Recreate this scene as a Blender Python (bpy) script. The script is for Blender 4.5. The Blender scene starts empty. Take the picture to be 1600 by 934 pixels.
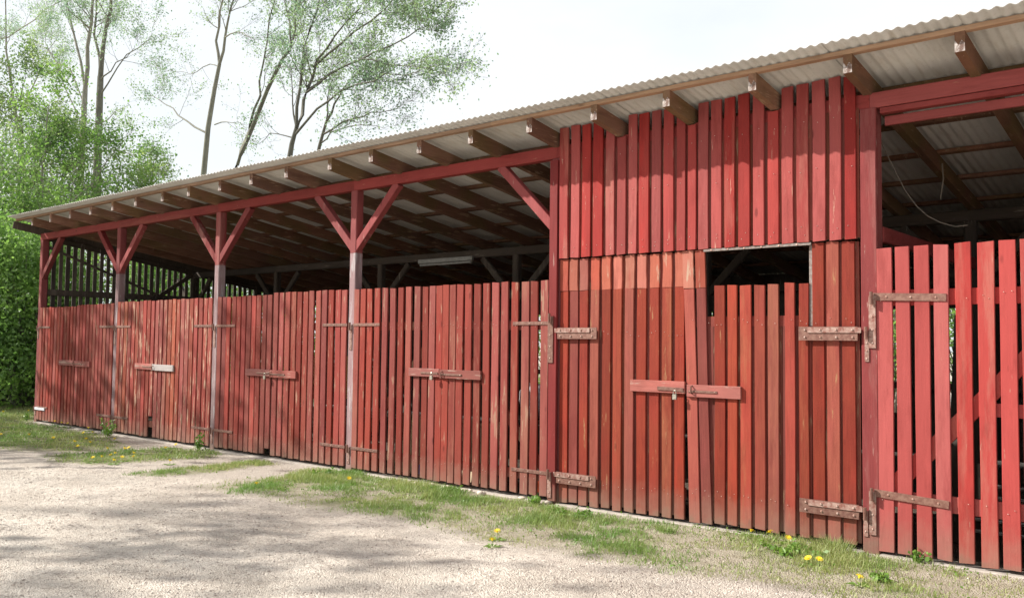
import bpy, math, random
import numpy as np
from mathutils import Vector, Matrix
random.seed(7); rs = np.random.RandomState(11)
S = bpy.context.scene
COL = S.collection
# ------------------------------------------------------------------ camera
R = np.array([[0.764745118244396, 0.644232137817524, 0.011395469469380444],
              [0.023981020080869095, -0.04613154664583564, 0.9986474808859952],
              [0.6438864921686475, -0.7634375108724525, -0.050728218928209716]])
CAM = np.array([0.0, -7.32, 1.6]); F = 1380.0
cd = bpy.data.cameras.new('camera'); cam = bpy.data.objects.new('camera', cd); COL.objects.link(cam)
cd.sensor_width = 36; cd.lens = 36 * F / 1600; cd.clip_end = 2000; cd.clip_start = 0.05
M4 = Matrix([[R[j][i] for j in range(3)] + [CAM[i]] for i in range(3)] + [[0, 0, 0, 1]])
cam.matrix_world = M4
S.camera = cam
S.render.resolution_x = 1024; S.render.resolution_y = 597
# ------------------------------------------------------------------ world, sun, exposure
AZ, EL = 57.0, 35.2          # sun: degrees left of the facade's normal, elevation
sv = Vector((-math.sin(math.radians(AZ)) * math.cos(math.radians(EL)),
             -math.cos(math.radians(AZ)) * math.cos(math.radians(EL)), math.sin(math.radians(EL))))
W = bpy.data.worlds.new('World'); S.world = W; W.use_nodes = True
wt = W.node_tree; wt.nodes.clear()
def wn(t, **k):
    n = wt.nodes.new(t)
    for a, b in k.items(): setattr(n, a, b)
    return n
out = wn('ShaderNodeOutputWorld'); bg = wn('ShaderNodeBackground'); bg2 = wn('ShaderNodeBackground')
sky = wn('ShaderNodeTexSky', sky_type='NISHITA', sun_disc=False)
sky.sun_elevation = math.radians(EL); sky.sun_rotation = math.atan2(sv.x, sv.y); sky.air_density = 1.2; sky.dust_density = 2.0
bg.inputs[1].default_value = 0.12
wt.links.new(sky.outputs[0], bg.inputs[0])
tc = wn('ShaderNodeTexCoord'); mp = wn('ShaderNodeMapping'); mp.inputs['Scale'].default_value = (1.2, 1.2, 2.6)
nz = wn('ShaderNodeTexNoise'); nz.inputs['Scale'].default_value = 1.5; nz.inputs['Detail'].default_value = 6; nz.inputs['Roughness'].default_value = .55
rp = wn('ShaderNodeValToRGB'); rp.color_ramp.elements[0].position = .30; rp.color_ramp.elements[0].color = (.72, .72, .72, 1)
rp.color_ramp.elements[1].position = .58; rp.color_ramp.elements[1].color = (1, 1, 1, 1)
bg2.inputs[0].default_value = (.93, .97, 1.0, 1); bg2.inputs[1].default_value = 0.64
mx = wn('ShaderNodeMixShader')
wt.links.new(tc.outputs['Generated'], mp.inputs[0]); wt.links.new(mp.outputs[0], nz.inputs[0]); wt.links.new(nz.outputs[0], rp.inputs[0])
wt.links.new(rp.outputs[0], mx.inputs[0]); wt.links.new(bg.outputs[0], mx.inputs[1]); wt.links.new(bg2.outputs[0], mx.inputs[2]); wt.links.new(mx.outputs[0], out.inputs[0])
sd = bpy.data.lights.new('sun', 'SUN'); sd.energy = 5.0; sd.angle = math.radians(0.55); sd.color = (1.0, .955, .88)
so = bpy.data.objects.new('sun', sd); COL.objects.link(so); so.rotation_euler = sv.to_track_quat('Z', 'Y').to_euler(); so.location = (-10, -10, 20)
S.view_settings.view_transform = 'Standard'; S.view_settings.look = 'None'; S.view_settings.exposure = 0.75; S.view_settings.gamma = 1
S.render.engine = 'CYCLES'
S.cycles.max_bounces = 8; S.cycles.transparent_max_bounces = 8
# ------------------------------------------------------------------ photo-measurement helpers (ground plane / facade plane)
def ray(px, py): return R.T @ np.array([px - 800.0, -(py - 467.0), -F])
def onZ(px, py, z=0.0):
    d = ray(px, py); return CAM + d * ((z - CAM[2]) / d[2])
def onY(px, py, y=0.0):
    d = ray(px, py); return CAM + d * ((y - CAM[1]) / d[1])
# ------------------------------------------------------------------ materials
def mat(name):
    m = bpy.data.materials.new(name); m.use_nodes = True; nt = m.node_tree; nt.nodes.clear()
    o = nt.nodes.new('ShaderNodeOutputMaterial'); p = nt.nodes.new('ShaderNodeBsdfPrincipled')
    nt.links.new(p.outputs[0], o.inputs[0]); return m, nt, p, o
class NT:
    def __init__(s, nt): s.nt = nt
    def n(s, t, ins={}, **k):
        n = s.nt.nodes.new(t)
        for a, b in k.items(): setattr(n, a, b)
        for a, b in ins.items(): s.put(n.inputs[a], b)
        return n
    def put(s, sock, v):
        if isinstance(v, bpy.types.NodeSocket): s.nt.links.new(v, sock)
        elif isinstance(v, tuple) and len(v) == 3 and sock.type == 'RGBA': sock.default_value = (*v, 1)
        else: sock.default_value = v
    def noise(s, vec, sc, det=3, rough=.5): return s.n('ShaderNodeTexNoise', {'Vector': vec, 'Scale': sc, 'Detail': det, 'Roughness': rough}).outputs[0]
    def map(s, vec, scale): return s.n('ShaderNodeMapping', {'Vector': vec, 'Scale': scale}).outputs[0]
    def ramp(s, v, a, b, ca=0., cb=1.):
        return s.n('ShaderNodeMapRange', {'Value': v, 'From Min': a, 'From Max': b, 'To Min': ca, 'To Max': cb}).outputs[0]
    def mix(s, f, a, b, mode='MIX'):
        n = s.n('ShaderNodeMix', data_type='RGBA', blend_type=mode)
        s.put(n.inputs[0], f); s.put(n.inputs[6], a); s.put(n.inputs[7], b); return n.outputs[2]
    def math(s, op, a, b=0.):
        n = s.n('ShaderNodeMath', operation=op); s.put(n.inputs[0], a); s.put(n.inputs[1], b); return n.outputs[0]
    def bump(s, h, st, dist=.01): return s.n('ShaderNodeBump', {'Height': h, 'Strength': st, 'Distance': dist}).outputs[0]

def wood(name, base, alt, alt2=None, wear=.0, wearcol=(.42, .3, .22), dirt=0., grain=.35, rough=.62, axis='Z', moss=0., tint=.5, var=(.68, 1.2)):
    """painted or bare timber: colour differs from board to board, long grain, knots, worn spots, mud at the foot"""
    m, nt, p, o = mat(name); N = NT(nt)
    oi = N.n('ShaderNodeObjectInfo').outputs['Random']
    tc = N.n('ShaderNodeTexCoord').outputs['Object']
    off = N.math('MULTIPLY', oi, 37.0)
    v = N.n('ShaderNodeVectorMath', {0: tc}, operation='ADD'); cmb = N.n('ShaderNodeCombineXYZ', {0: off, 1: off, 2: off}); N.put(v.inputs[1], cmb.outputs[0]); v = v.outputs[0]
    long = {'Z': (1, 1, .06), 'X': (.06, 1, 1), 'Y': (1, .06, 1)}[axis]
    g = N.noise(N.map(v, long), 55, 4, .6); g2 = N.noise(N.map(v, tuple(.35 if c == 1 else .09 for c in long)), 22, 3)
    blot = N.noise(v, 2.2, 4, .6); fine = N.noise(v, 90, 2)
    r2 = N.math('FRACT', N.math('MULTIPLY', oi, 7.31))
    c = N.mix(N.math('MULTIPLY', oi, tint * 1.6), base, alt)
    if alt2: c = N.mix(N.ramp(r2, .62, .95, 0, tint * 1.5), c, alt2)
    c = N.mix(N.ramp(g, .35, .7, 0, grain), c, tuple(x * .55 for x in base))
    c = N.mix(N.ramp(blot, .35, .7, 0, .45), c, alt)
    c = N.mix(N.ramp(g2, .5, .75, 0, grain), c, tuple(min(1, x * 1.35 + .006) for x in base))
    knot = N.n('ShaderNodeTexVoronoi', {'Vector': N.map(v, tuple(4.5 if a == 1 else 1.7 for a in long)), 'Scale': 1.0, 'Randomness': 1.0}, feature='F1').outputs['Distance']
    c = N.mix(N.ramp(knot, .045, .09, .6, 0), c, tuple(x * .3 for x in base))
    br = N.n('ShaderNodeHueSaturation', {'Color': c, 'Value': N.ramp(N.math('FRACT', N.math('MULTIPLY', oi, 13.7)), 0, 1, *var), 'Saturation': N.ramp(r2, 0, 1, .88, 1.06)}).outputs[0]
    c = br
    if wear > 0:
        wv = N.math('ADD', N.noise(N.map(v, tuple(1 if a == 1 else .10 for a in long)), 26, 6, .68), N.math('MULTIPLY', blot, .35))
        pt = N.math('MULTIPLY', N.ramp(N.math('FRACT', N.math('MULTIPLY', oi, 23.1)), .72, .95), N.ramp(N.noise(N.map(v, tuple(1 if a == 1 else .12 for a in long)), 9, 6, .72), .47, .60))
        c = N.mix(N.math('MULTIPLY', pt, min(.75, .3 + wear)), c, tuple(x * .5 + y * .5 for x, y in zip(wearcol, alt)))
        dk = N.ramp(N.noise(N.map(v, tuple(1 if a == 1 else .2 for a in long)), 7, 5, .7), .52, .72)
        c = N.mix(N.math('MULTIPLY', dk, .5), c, tuple(x * .42 for x in base))
        c = N.mix(N.ramp(wv, .86 - wear * .28, .92 - wear * .26, 0, .85), c, wearcol)
    if moss > 0: c = N.mix(N.ramp(N.noise(v, 1.6, 3), .48, .62, 0, moss), c, (.11, .12, .025))
    if dirt > 0:
        z = N.n('ShaderNodeSeparateXYZ', {0: N.n('ShaderNodeNewGeometry').outputs['Position']}).outputs[2]
        zz = N.math('ADD', z, N.math('MULTIPLY', N.math('SUBTRACT', N.noise(v, 9, 4), .5), .32))
        c = N.mix(N.ramp(zz, -.02, .30, dirt, 0), c, (.30, .205, .155))
        c = N.mix(N.ramp(zz, -.04, .06, dirt, 0), c, (.16, .13, .09))
        c = N.mix(N.ramp(N.math('ADD', z, N.math('MULTIPLY', blot, .9)), .55, .95, dirt * .35, 0), c, (.12, .05, .035))
    N.put(p.inputs['Base Color'], c)
    N.put(p.inputs['Roughness'], N.ramp(fine, .3, .7, rough - .12, rough + .15))
    p.inputs['Specular IOR Level'].default_value = .16
    h = N.math('ADD', g, N.math('MULTIPLY', fine, .3))
    N.put(p.inputs['Normal'], N.bump(h, .45, .004)); return m
RED = (.47, .082, .062)
M = {}
M['gate'] = wood('weathered_red_paint', (.25, .032, .025), (.265, .050, .032), (.24, .055, .044), wear=.28, wearcol=(.34, .20, .14), dirt=.5, grain=.4, tint=.55)
M['gatefar'] = wood('worn_red_paint', (.265, .040, .032), (.28, .060, .042), (.34, .12, .075), wear=.44, wearcol=(.47, .31, .22), dirt=.6, grain=.4, tint=.6)
M['tall'] = wood('faded_orange_red_paint', (.26, .031, .021), (.29, .060, .030), (.245, .048, .034), wear=.14, wearcol=(.33, .18, .09), dirt=.5, grain=.55, tint=.6)
M['splice'] = wood('sun_bleached_red_paint', (.38, .075, .05), (.40, .125, .075), (.36, .085, .065), wear=.28, grain=.4)
M['upper'] = wood('bright_red_paint', (.33, .036, .030), (.30, .045, .038), (.235, .030, .030), wear=.16, wearcol=(.50, .28, .21), grain=.34, tint=.4, var=(.80, 1.12))
M['fresh'] = wood('fresh_red_paint', (.36, .048, .043), (.38, .060, .053), None, wear=.06, dirt=.45, grain=.24, tint=.3, rough=.5, var=(.86, 1.1))
M['back'] = wood('dark_red_backing', (.17, .030, .022), (.19, .045, .03), (.16, .07, .045), wear=.3, wearcol=(.24, .16, .1), dirt=.6, grain=.5)
M['redbeam'] = wood('red_beam_paint', (.27, .030, .026), (.28, .042, .034), None, wear=.08, wearcol=(.5, .3, .2), grain=.35, axis='X')
M['redpost'] = wood('red_post_paint', (.25, .036, .034), (.23, .045, .045), None, wear=.16, wearcol=(.45, .32, .27), grain=.35, dirt=.5)
M['greypost'] = wood('grey_lilac_weathered_post', (.27, .175, .18), (.24, .13, .135), None, wear=.5, wearcol=(.40, .36, .36), grain=.45, dirt=.5)
M['latch'] = wood('pink_red_board', (.31, .085, .07), (.33, .13, .11), None, wear=.36, wearcol=(.40, .28, .23), grain=.5, axis='X')
M['latchgrey'] = wood('bare_grey_board', (.52, .47, .45), (.5, .42, .4), None, wear=.2, wearcol=(.5, .2, .17), grain=.5, axis='X')
M['rafter'] = wood('brown_rafter_timber', (.20, .10, .062), (.25, .12, .078), (.15, .095, .062), wear=.3, wearcol=(.38, .26, .17), grain=.6, axis='Y', moss=.3, rough=.8)
M['batten'] = wood('brown_batten', (.34, .20, .12), (.40, .25, .15), None, wear=.3, wearcol=(.28, .22, .16), grain=.6, axis='X', rough=.8)
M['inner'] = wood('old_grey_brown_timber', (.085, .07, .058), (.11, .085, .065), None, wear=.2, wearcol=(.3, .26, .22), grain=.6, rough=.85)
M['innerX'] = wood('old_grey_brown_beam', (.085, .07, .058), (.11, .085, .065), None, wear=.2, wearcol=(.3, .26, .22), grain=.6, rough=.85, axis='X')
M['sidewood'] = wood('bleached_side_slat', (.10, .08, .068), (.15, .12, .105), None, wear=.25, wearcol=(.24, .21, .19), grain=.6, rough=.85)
M['pale'] = wood('pale_planed_board', (.66, .48, .29), (.6, .45, .3), None, wear=.1, grain=.3)
M['yellow'] = wood('yellow_new_board', (.85, .52, .16), (.8, .5, .2), None, grain=.2)

def simple(name, col, rough=.6, metal=0., col2=None, sc=12., bumpst=.2, bumpsc=60.):
    m, nt, p, o = mat(name); N = NT(nt); tc = N.n('ShaderNodeTexCoord').outputs['Object']
    oi = N.n('ShaderNodeObjectInfo').outputs['Random']
    c = N.mix(N.ramp(N.noise(tc, sc, 5, .65), .38, .62), col, col2 or tuple(x * .7 for x in col))
    c = N.n('ShaderNodeHueSaturation', {'Color': c, 'Value': N.ramp(oi, 0, 1, .88, 1.12)}).outputs[0]
    N.put(p.inputs['Base Color'], c); p.inputs['Roughness'].default_value = rough; p.inputs['Metallic'].default_value = metal
    N.put(p.inputs['Normal'], N.bump(N.noise(tc, bumpsc, 3), bumpst, .004)); return m
M['rust'] = simple('rusty_painted_iron', (.14, .055, .040), .6, .15, (.22, .115, .085), 26)
M['rustp'] = simple('flaking_paint_iron', (.20, .075, .055), .6, .1, (.36, .24, .20), 30)
M['rivet'] = simple('worn_rivet', (.62, .48, .42), .45, .3, (.4, .2, .15), 60)
M['steel'] = simple('dull_padlock_steel', (.50, .47, .40), .4, .7, (.3, .27, .22), 60)
M['capend'] = simple('flaking_white_end_paint', (.50, .45, .42), .8, 0, (.15, .09, .07), 40)
M['white'] = simple('white_sheet', (.75, .75, .78), .7, 0, (.6, .6, .65), 8)
M['blue'] = simple('blue_plastic', (.10, .2, .55), .5)
M['orange'] = simple('orange_red_plastic', (.75, .12, .04), .5)
M['lamp'] = simple('dusty_lamp_tube', (.46, .46, .44), .4, 0, (.36, .36, .33), 20)
M['wire'] = simple('pale_cable', (.22, .18, .14), .6)
M['grip'] = simple('grey_metal_strip', (.27, .24, .22), .6, .1, (.18, .12, .1), 30)
M['concrete'] = simple('pale_concrete', (.42, .37, .33), .9, 0, (.32, .28, .24), 9, .5, 90)
M['stone'] = simple('pale_rubble', (.62, .55, .45), .9, 0, (.4, .34, .28), 20, .5, 60)
M['zinc'] = None
m, nt, p, o = mat('corrugated_sheet'); N = NT(nt); P = N.n('ShaderNodeNewGeometry').outputs['Position']
c = N.mix(N.ramp(N.noise(P, 1.3, 5, .6), .35, .65), (.56, .54, .50), (.47, .45, .41))
c = N.mix(N.ramp(N.noise(N.map(P, (1, .08, 1)), 18, 4), .55, .75, 0, .5), c, (.33, .27, .2))
c = N.mix(N.ramp(N.noise(P, 40, 3), .6, .7, 0, .3), c, (.3, .27, .22))
N.put(p.inputs['Base Color'], c); p.inputs['Roughness'].default_value = .62; p.inputs['Metallic'].default_value = .0; M['zinc'] = m

def leafmat(name, a, b, cc, trans=.45):
    m, nt, p, o = mat(name); N = NT(nt); P = N.n('ShaderNodeNewGeometry').outputs
    isl = P['Random Per Island'] if 'Random Per Island' in P else N.noise(P['Position'], 30)
    c = N.mix(N.ramp(isl, 0, 1), a, b)
    c = N.mix(N.ramp(N.noise(P['Position'], .55, 4, .6), .42, .6), c, cc)
    N.put(p.inputs['Base Color'], c); p.inputs['Roughness'].default_value = .5
    t = N.n('ShaderNodeBsdfTranslucent'); N.put(t.inputs[0], N.n('ShaderNodeHueSaturation', {'Color': c, 'Value': 1.5, 'Saturation': 1.05}).outputs[0])
    ms = N.n('ShaderNodeMixShader'); ms.inputs[0].default_value = trans
    nt.links.new(p.outputs[0], ms.inputs[1]); nt.links.new(t.outputs[0], ms.inputs[2]); nt.links.new(ms.outputs[0], o.inputs[0]); return m
M['leafbright'] = leafmat('spring_leaf_bright', (.15, .27, .06), (.22, .34, .085), (.09, .18, .04))
M['leafpale'] = leafmat('spring_leaf_pale', (.20, .29, .11), (.29, .36, .13), (.14, .23, .09))
M['leafyoung'] = leafmat('young_leaf_bluegreen', (.20, .29, .16), (.27, .36, .16), (.15, .24, .16))
M['grass'] = leafmat('grass_blade', (.22, .30, .075), (.38, .38, .17), (.15, .26, .06), .3)
M['weed'] = leafmat('weed_leaf', (.13, .24, .04), (.18, .3, .05), (.10, .2, .03), .3)
M['bark'] = wood('grey_bark', (.20, .19, .155), (.26, .25, .21), None, wear=.35, wearcol=(.33, .35, .26), grain=.6, rough=.9)
M['barkbrown'] = wood('dark_bark', (.18, .17, .145), (.22, .205, .17), None, wear=.2, wearcol=(.22, .24, .14), grain=.6, rough=.9)
M['petal'] = simple('dandelion_yellow', (.85, .62, .01), .6, 0, (.88, .7, .03), 200)
M['stem'] = simple('flower_stem', (.2, .28, .1), .6)

# ------------------------------------------------------------------ mesh helpers
class MB:
    def __init__(s): s.v = []; s.f = []
    def rivets(s, par, origin=None):
        o = s.obj('rivet_heads', M['rivet'], par, origin=origin); o['kind'] = 'stuff'; return o
    def add(s, v, f):
        o = len(s.v); s.v += [tuple(map(float, q)) for q in v]; s.f += [tuple(i + o for i in q) for q in f]; return s
    def box(s, x0, x1, y0, y1, z0, z1):
        return s.add([(x, y, z) for z in (z0, z1) for y in (y0, y1) for x in (x0, x1)],
                     [(0, 2, 3, 1), (4, 5, 7, 6), (0, 1, 5, 4), (2, 6, 7, 3), (0, 4, 6, 2), (1, 3, 7, 5)])
    def bar(s, a, b, w, t, up=(0, 1, 0), ch=.15):
        """oriented timber from a to b, width w across, thickness t along 'up', with chamfered edges"""
        a = Vector(a); b = Vector(b); d = (b - a).normalized(); u = Vector(up); u = (u - d * u.dot(d)).normalized(); r = d.cross(u)
        c = min(w, t) * ch; hw, ht = w / 2, t / 2
        pr = [(-hw + c, -ht), (hw - c, -ht), (hw, -ht + c), (hw, ht - c), (hw - c, ht), (-hw + c, ht), (-hw, ht - c), (-hw, -ht + c)]
        v = [e + r * x + u * y for e in (a, b) for x, y in pr]
        return s.add(v, [tuple(range(7, -1, -1)), tuple(range(8, 16))] + [(i, (i + 1) % 8, 8 + (i + 1) % 8, 8 + i) for i in range(8)])
    def tube(s, pts, rad, n=6, cap=True):
        pts = [Vector(p) for p in pts]; rings = []
        for i, p in enumerate(pts):
            d = (pts[min(i + 1, len(pts) - 1)] - pts[max(i - 1, 0)]).normalized()
            a = Vector((0, 0, 1)) if abs(d.z) < .9 else Vector((1, 0, 0)); u = d.cross(a).normalized(); w = d.cross(u)
            r = rad[i] if hasattr(rad, '__len__') else rad
            rings.append([p + (u * math.cos(k * 2 * math.pi / n) + w * math.sin(k * 2 * math.pi / n)) * r for k in range(n)])
        v = [q for r in rings for q in r]; f = []
        for i in range(len(pts) - 1):
            for k in range(n): f.append((i * n + k, i * n + (k + 1) % n, (i + 1) * n + (k + 1) % n, (i + 1) * n + k))
        if cap: f += [tuple(range(n - 1, -1, -1)), tuple(range((len(pts) - 1) * n, len(pts) * n))]
        return s.add(v, f)
    def dome(s, c, r, d, n=6):
        """rivet head facing -y"""
        x, y, z = c; v = [(x + r * math.cos(k * 2 * math.pi / n), y, z + r * math.sin(k * 2 * math.pi / n)) for k in range(n)]
        v += [(x + r * .6 * math.cos(k * 2 * math.pi / n), y - d, z + r * .6 * math.sin(k * 2 * math.pi / n)) for k in range(n)]
        return s.add(v, [tuple(range(n, 2 * n))] + [(k, (k + 1) % n, n + (k + 1) % n, n + k) for k in range(n)])
    def obj(s, name, m, parent=None, loc=(0, 0, 0), smooth=False, origin=None):
        me = bpy.data.meshes.new(name)
        vs = s.v
        if origin is not None: vs = [(x - origin[0], y - origin[1], z - origin[2]) for x, y, z in vs]; loc = origin
        me.from_pydata(vs, [], s.f); me.materials.append(m); me.update()
        if smooth: me.polygons.foreach_set('use_smooth', [True] * len(me.polygons))
        return link(name, me, parent, loc)
def link(name, me, parent=None, loc=(0, 0, 0)):
    o = bpy.data.objects.new(name, me); COL.objects.link(o)
    if parent is not None:
        o.parent = parent; pl = parent_world(parent); loc = (loc[0] - pl[0], loc[1] - pl[1], loc[2] - pl[2])
    o.location = loc; return o
def parent_world(p):
    x = Vector((0, 0, 0))
    while p is not None: x += p.location; p = p.parent
    return x
def tag(o, label, cat, group=None, kind=None):
    if label: o['label'] = label
    if cat: o['category'] = cat
    if group: o['group'] = group
    if kind: o['kind'] = kind
    return o
def empty(name, loc, label, cat, group=None):
    o = bpy.data.objects.new(name, None); COL.objects.link(o); o.location = loc; o.empty_display_size = .2
    return tag(o, label, cat, group)
def slat(par, xc, w, z0, z1, yf=-.01, th=.022, m=None, lean=0., jit=.0035, name='slat'):
    lv = 4; ch = .003; vs = []; H = z1 - z0; bow = random.uniform(-1, 1) * jit * 1.6; sk = random.uniform(-.004, .004)
    for i in range(lv + 1):
        t = i / lv; cx = lean * t + bow * math.sin(math.pi * t); a = w / 2 + random.uniform(-1, 1) * jit * .6; b = w / 2 + random.uniform(-1, 1) * jit * .6
        zz = H * t; dz = sk if i in (0, lv) else 0; yy = random.uniform(0, .003) if 0 < i < lv else 0
        for x, y in ((-a, th), (-a, ch), (-a + ch, 0), (b - ch, 0), (b, ch), (b, th)):
            vs.append((cx + x, y + yy, zz + dz * (1 if x > 0 else -1)))
    f = [(i * 6 + k, i * 6 + (k + 1) % 6, i * 6 + 6 + (k + 1) % 6, i * 6 + 6 + k) for i in range(lv) for k in range(6)]
    f += [(5, 4, 3, 2, 1, 0), tuple(range(lv * 6, lv * 6 + 6))]
    b = MB().add(vs, f); return b.obj(name, m, par, (xc, yf + random.uniform(-.003, .003), z0))

# ------------------------------------------------------------------ value noise for ground
def vnoise(x, y, s, seed=0):
    x = x / s; y = y / s; xi = np.floor(x).astype(int); yi = np.floor(y).astype(int); fx = x - xi; fy = y - yi
    fx = fx * fx * (3 - 2 * fx); fy = fy * fy * (3 - 2 * fy)
    def h(a, b):
        n = (a * 374761393 + b * 668265263 + seed * 1442695) & 0x7fffffff; n = ((n ^ (n >> 13)) * 1274126177) & 0x7fffffff; return ((n ^ (n >> 16)) & 0xffff) / 65535.
    return (h(xi, yi) * (1 - fx) + h(xi + 1, yi) * fx) * (1 - fy) + (h(xi, yi + 1) * (1 - fx) + h(xi + 1, yi + 1) * fx) * fy
def fbm(x, y, s, seed=0): return sum(vnoise(x, y, s / 2 ** k, seed + k) * .5 ** (k + 1) for k in range(4)) / .9375
def poly_sd(x, y, P):
    """signed distance, positive inside"""
    P = np.array(P); d = np.full(x.shape, 1e9); ins = np.zeros(x.shape, bool); n = len(P)
    for i in range(n):
        ax, ay = P[i]; bx, by = P[(i + 1) % n]; ex, ey = bx - ax, by - ay
        t = np.clip(((x - ax) * ex + (y - ay) * ey) / (ex * ex + ey * ey + 1e-9), 0, 1)
        d = np.minimum(d, np.hypot(x - ax - t * ex, y - ay - t * ey))
        c = ((ay > y) != (by > y)) & (x < (bx - ax) * (y - ay) / (by - ay + 1e-12) + ax); ins ^= c
    return np.where(ins, d, -d)
GP = lambda pts: [tuple(onZ(px, py)[:2]) for px, py in pts]
lawn = GP([(-250, 640), (0, 610), (52, 625), (55, 655), (175, 679), (205, 690), (190, 703), (100, 702), (0, 697), (-300, 690)]) + [(-60, -9), (-60, 30), (-22, 30)]
lawn = [(-60, 30), (-19, 30), (-18.55, 0.0)] + GP([(55, 657), (175, 679), (205, 691), (190, 701), (100, 701), (0, 697), (-60, 694)]) + [(-24, -4.2), (-60, -9)]
island = GP([(75, 707), (180, 700), (260, 697), (345, 701), (335, 711), (240, 716), (150, 722), (90, 717)])
sliver = GP([(205, 736), (300, 727), (400, 716), (428, 721), (330, 733), (250, 739)])
verge = GP([(300, 757), (370, 745), (440, 739), (480, 729), (560, 731), (600, 743), (860, 783), (940, 797), (1080, 815), (1340, 848), (1370, 862), (1600, 900)]) + [(0, -.1), (4, -.1), (4, -1.1), (-.8, -1.15)] + GP([(1400, 938), (1200, 902), (1000, 872), (850, 852), (750, 838), (640, 808), (500, 790), (430, 775)])
dens = [GP(q) for q in ([(600, 745), (700, 755), (800, 782), (740, 788), (640, 775)], [(800, 783), (930, 800), (900, 822), (800, 812)], [(1150, 828), (1340, 850), (1400, 880), (1300, 890), (1180, 862)], [(480, 732), (560, 735), (600, 752), (520, 752), (400, 750)])]
def masks(x, y):
    n = (fbm(x, y, .9, 3) - .5) * .8 + (fbm(x, y, .22, 9) - .5) * .35
    L = poly_sd(x, y, lawn) + n * .6; I = poly_sd(x, y, island) + n * .4; T = poly_sd(x, y, sliver) + n * .25 + .03; V = poly_sd(x, y, verge) + n * .45
    D = np.max([poly_sd(x, y, d) for d in dens], 0) + n * .4
    sm = lambda a, w: np.clip(a / w + .5, 0, 1)
    strip = np.maximum.reduce([sm(L, .3), sm(I, .2), sm(T, .15), sm(V, .3)])
    dense = np.maximum.reduce([sm(L - .2, .5), sm(I - .03, .25), sm(T - .03, .2) * .7, sm(V, .3) * sm(D, .4), sm(V - .1, .4) * np.clip((fbm(x, y, .5, 21) - .46) * 3.2, 0, .75)])
    path = np.clip((y + 1.9 + n * .5) / .5, 0, 1)           # trodden earth beside the gates
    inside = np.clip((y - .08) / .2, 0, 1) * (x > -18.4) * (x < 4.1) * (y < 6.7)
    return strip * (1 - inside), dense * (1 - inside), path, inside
def build_ground():
    xs = np.concatenate([[-400, -200, -110, -75, -55, -45, -38, -34], np.arange(-32, -20, .2), np.arange(-20, 1.0, .055), np.arange(1, 6, .25), [8, 12, 20, 40, 90, 200, 400]])
    ys = np.concatenate([[-300, -150, -80, -40, -25, -18, -14, -11], np.arange(-9, -5.2, .2), np.arange(-5.2, .4, .055), np.arange(.4, 7, .3), [8, 9, 11, 13, 16, 20, 26, 34, 45, 60, 90, 160, 400]])
    X, Y = np.meshgrid(xs, ys); x = X.ravel(); y = Y.ravel()
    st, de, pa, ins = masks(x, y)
    z = -.035 + (fbm(x, y, 2.6, 5) - .5) * .04 + (fbm(x, y, .35, 8) - .5) * .022 + de * .012
    z = np.where((y > -.12) & (y < .3), np.minimum(z, -.03), z)
    nx, ny = len(xs), len(ys); idx = np.arange(nx * ny).reshape(ny, nx)
    fc = np.stack([idx[:-1, :-1], idx[:-1, 1:], idx[1:, 1:], idx[1:, :-1]], -1).reshape(-1, 4)
    me = bpy.data.meshes.new('ground'); me.vertices.add(len(x)); me.vertices.foreach_set('co', np.stack([x, y, z], 1).ravel())
    me.loops.add(fc.size); me.loops.foreach_set('vertex_index', fc.ravel().astype(np.int32)); me.polygons.add(len(fc))
    me.polygons.foreach_set('loop_start', np.arange(0, fc.size, 4, dtype=np.int32)); me.polygons.foreach_set('loop_total', np.full(len(fc), 4, np.int32))
    me.update(calc_edges=True); me.validate()
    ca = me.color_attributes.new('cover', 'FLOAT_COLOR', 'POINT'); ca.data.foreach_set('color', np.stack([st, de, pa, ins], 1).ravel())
    me.polygons.foreach_set('use_smooth', np.ones(len(fc), bool))
    m, nt, p, o = mat('gravel_soil_and_turf'); N = NT(nt); P = N.n('ShaderNodeNewGeometry').outputs['Position']
    at = N.n('ShaderNodeVertexColor', layer_name='cover'); sp = N.n('ShaderNodeSeparateColor', {0: at.outputs[0]})
    vo = N.n('ShaderNodeTexVoronoi', {'Vector': P, 'Scale': 85., 'Randomness': 1.}); vo2 = N.n('ShaderNodeTexVoronoi', {'Vector': P, 'Scale': 38., 'Randomness': 1.})
    vc = N.n('ShaderNodeSeparateColor', {0: vo.outputs['Color']}).outputs[0]; vc2 = N.n('ShaderNodeSeparateColor', {0: vo2.outputs['Color']}).outputs[0]
    gr = N.mix(vc, (.56, .49, .42), (.80, .72, .63)); gr = N.mix(N.ramp(vc2, .8, .95, 0, .5), gr, (.66, .62, .55)); gr = N.mix(N.ramp(vc2, .0, .16, .7, 0), gr, (.27, .21, .17))
    gr = N.mix(N.ramp(N.noise(P, 11, 6, .75), .48, .66, 0, .55), gr, (.36, .30, .255)); gr = N.mix(N.ramp(N.noise(P, 30, 5, .8), .56, .68, 0, .5), gr, (.84, .78, .70))
    gr = N.mix(N.ramp(N.noise(P, 1.1, 5, .6), .4, .65, 0, .5), gr, (.40, .345, .29))
    gr = N.mix(N.ramp(N.noise(N.map(P, (1, 3, 1)), .5, 3), .5, .7, 0, .35), gr, (.68, .63, .56))
    earth = N.mix(N.noise(P, 3, 5), (.44, .385, .33), (.54, .485, .42)); earth = N.mix(N.ramp(N.noise(P, 60, 3), .5, .7, 0, .5), earth, (.26, .22, .18))
    base = N.mix(sp.outputs[2], gr, N.mix(.7, gr, earth))
    soil = N.mix(N.ramp(N.noise(P, 6, 5, .7), .35, .65), (.30, .265, .18), (.47, .42, .33)); soil = N.mix(N.ramp(N.noise(P, 45, 4, .7), .45, .7, 0, .6), soil, (.20, .20, .10))
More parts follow.
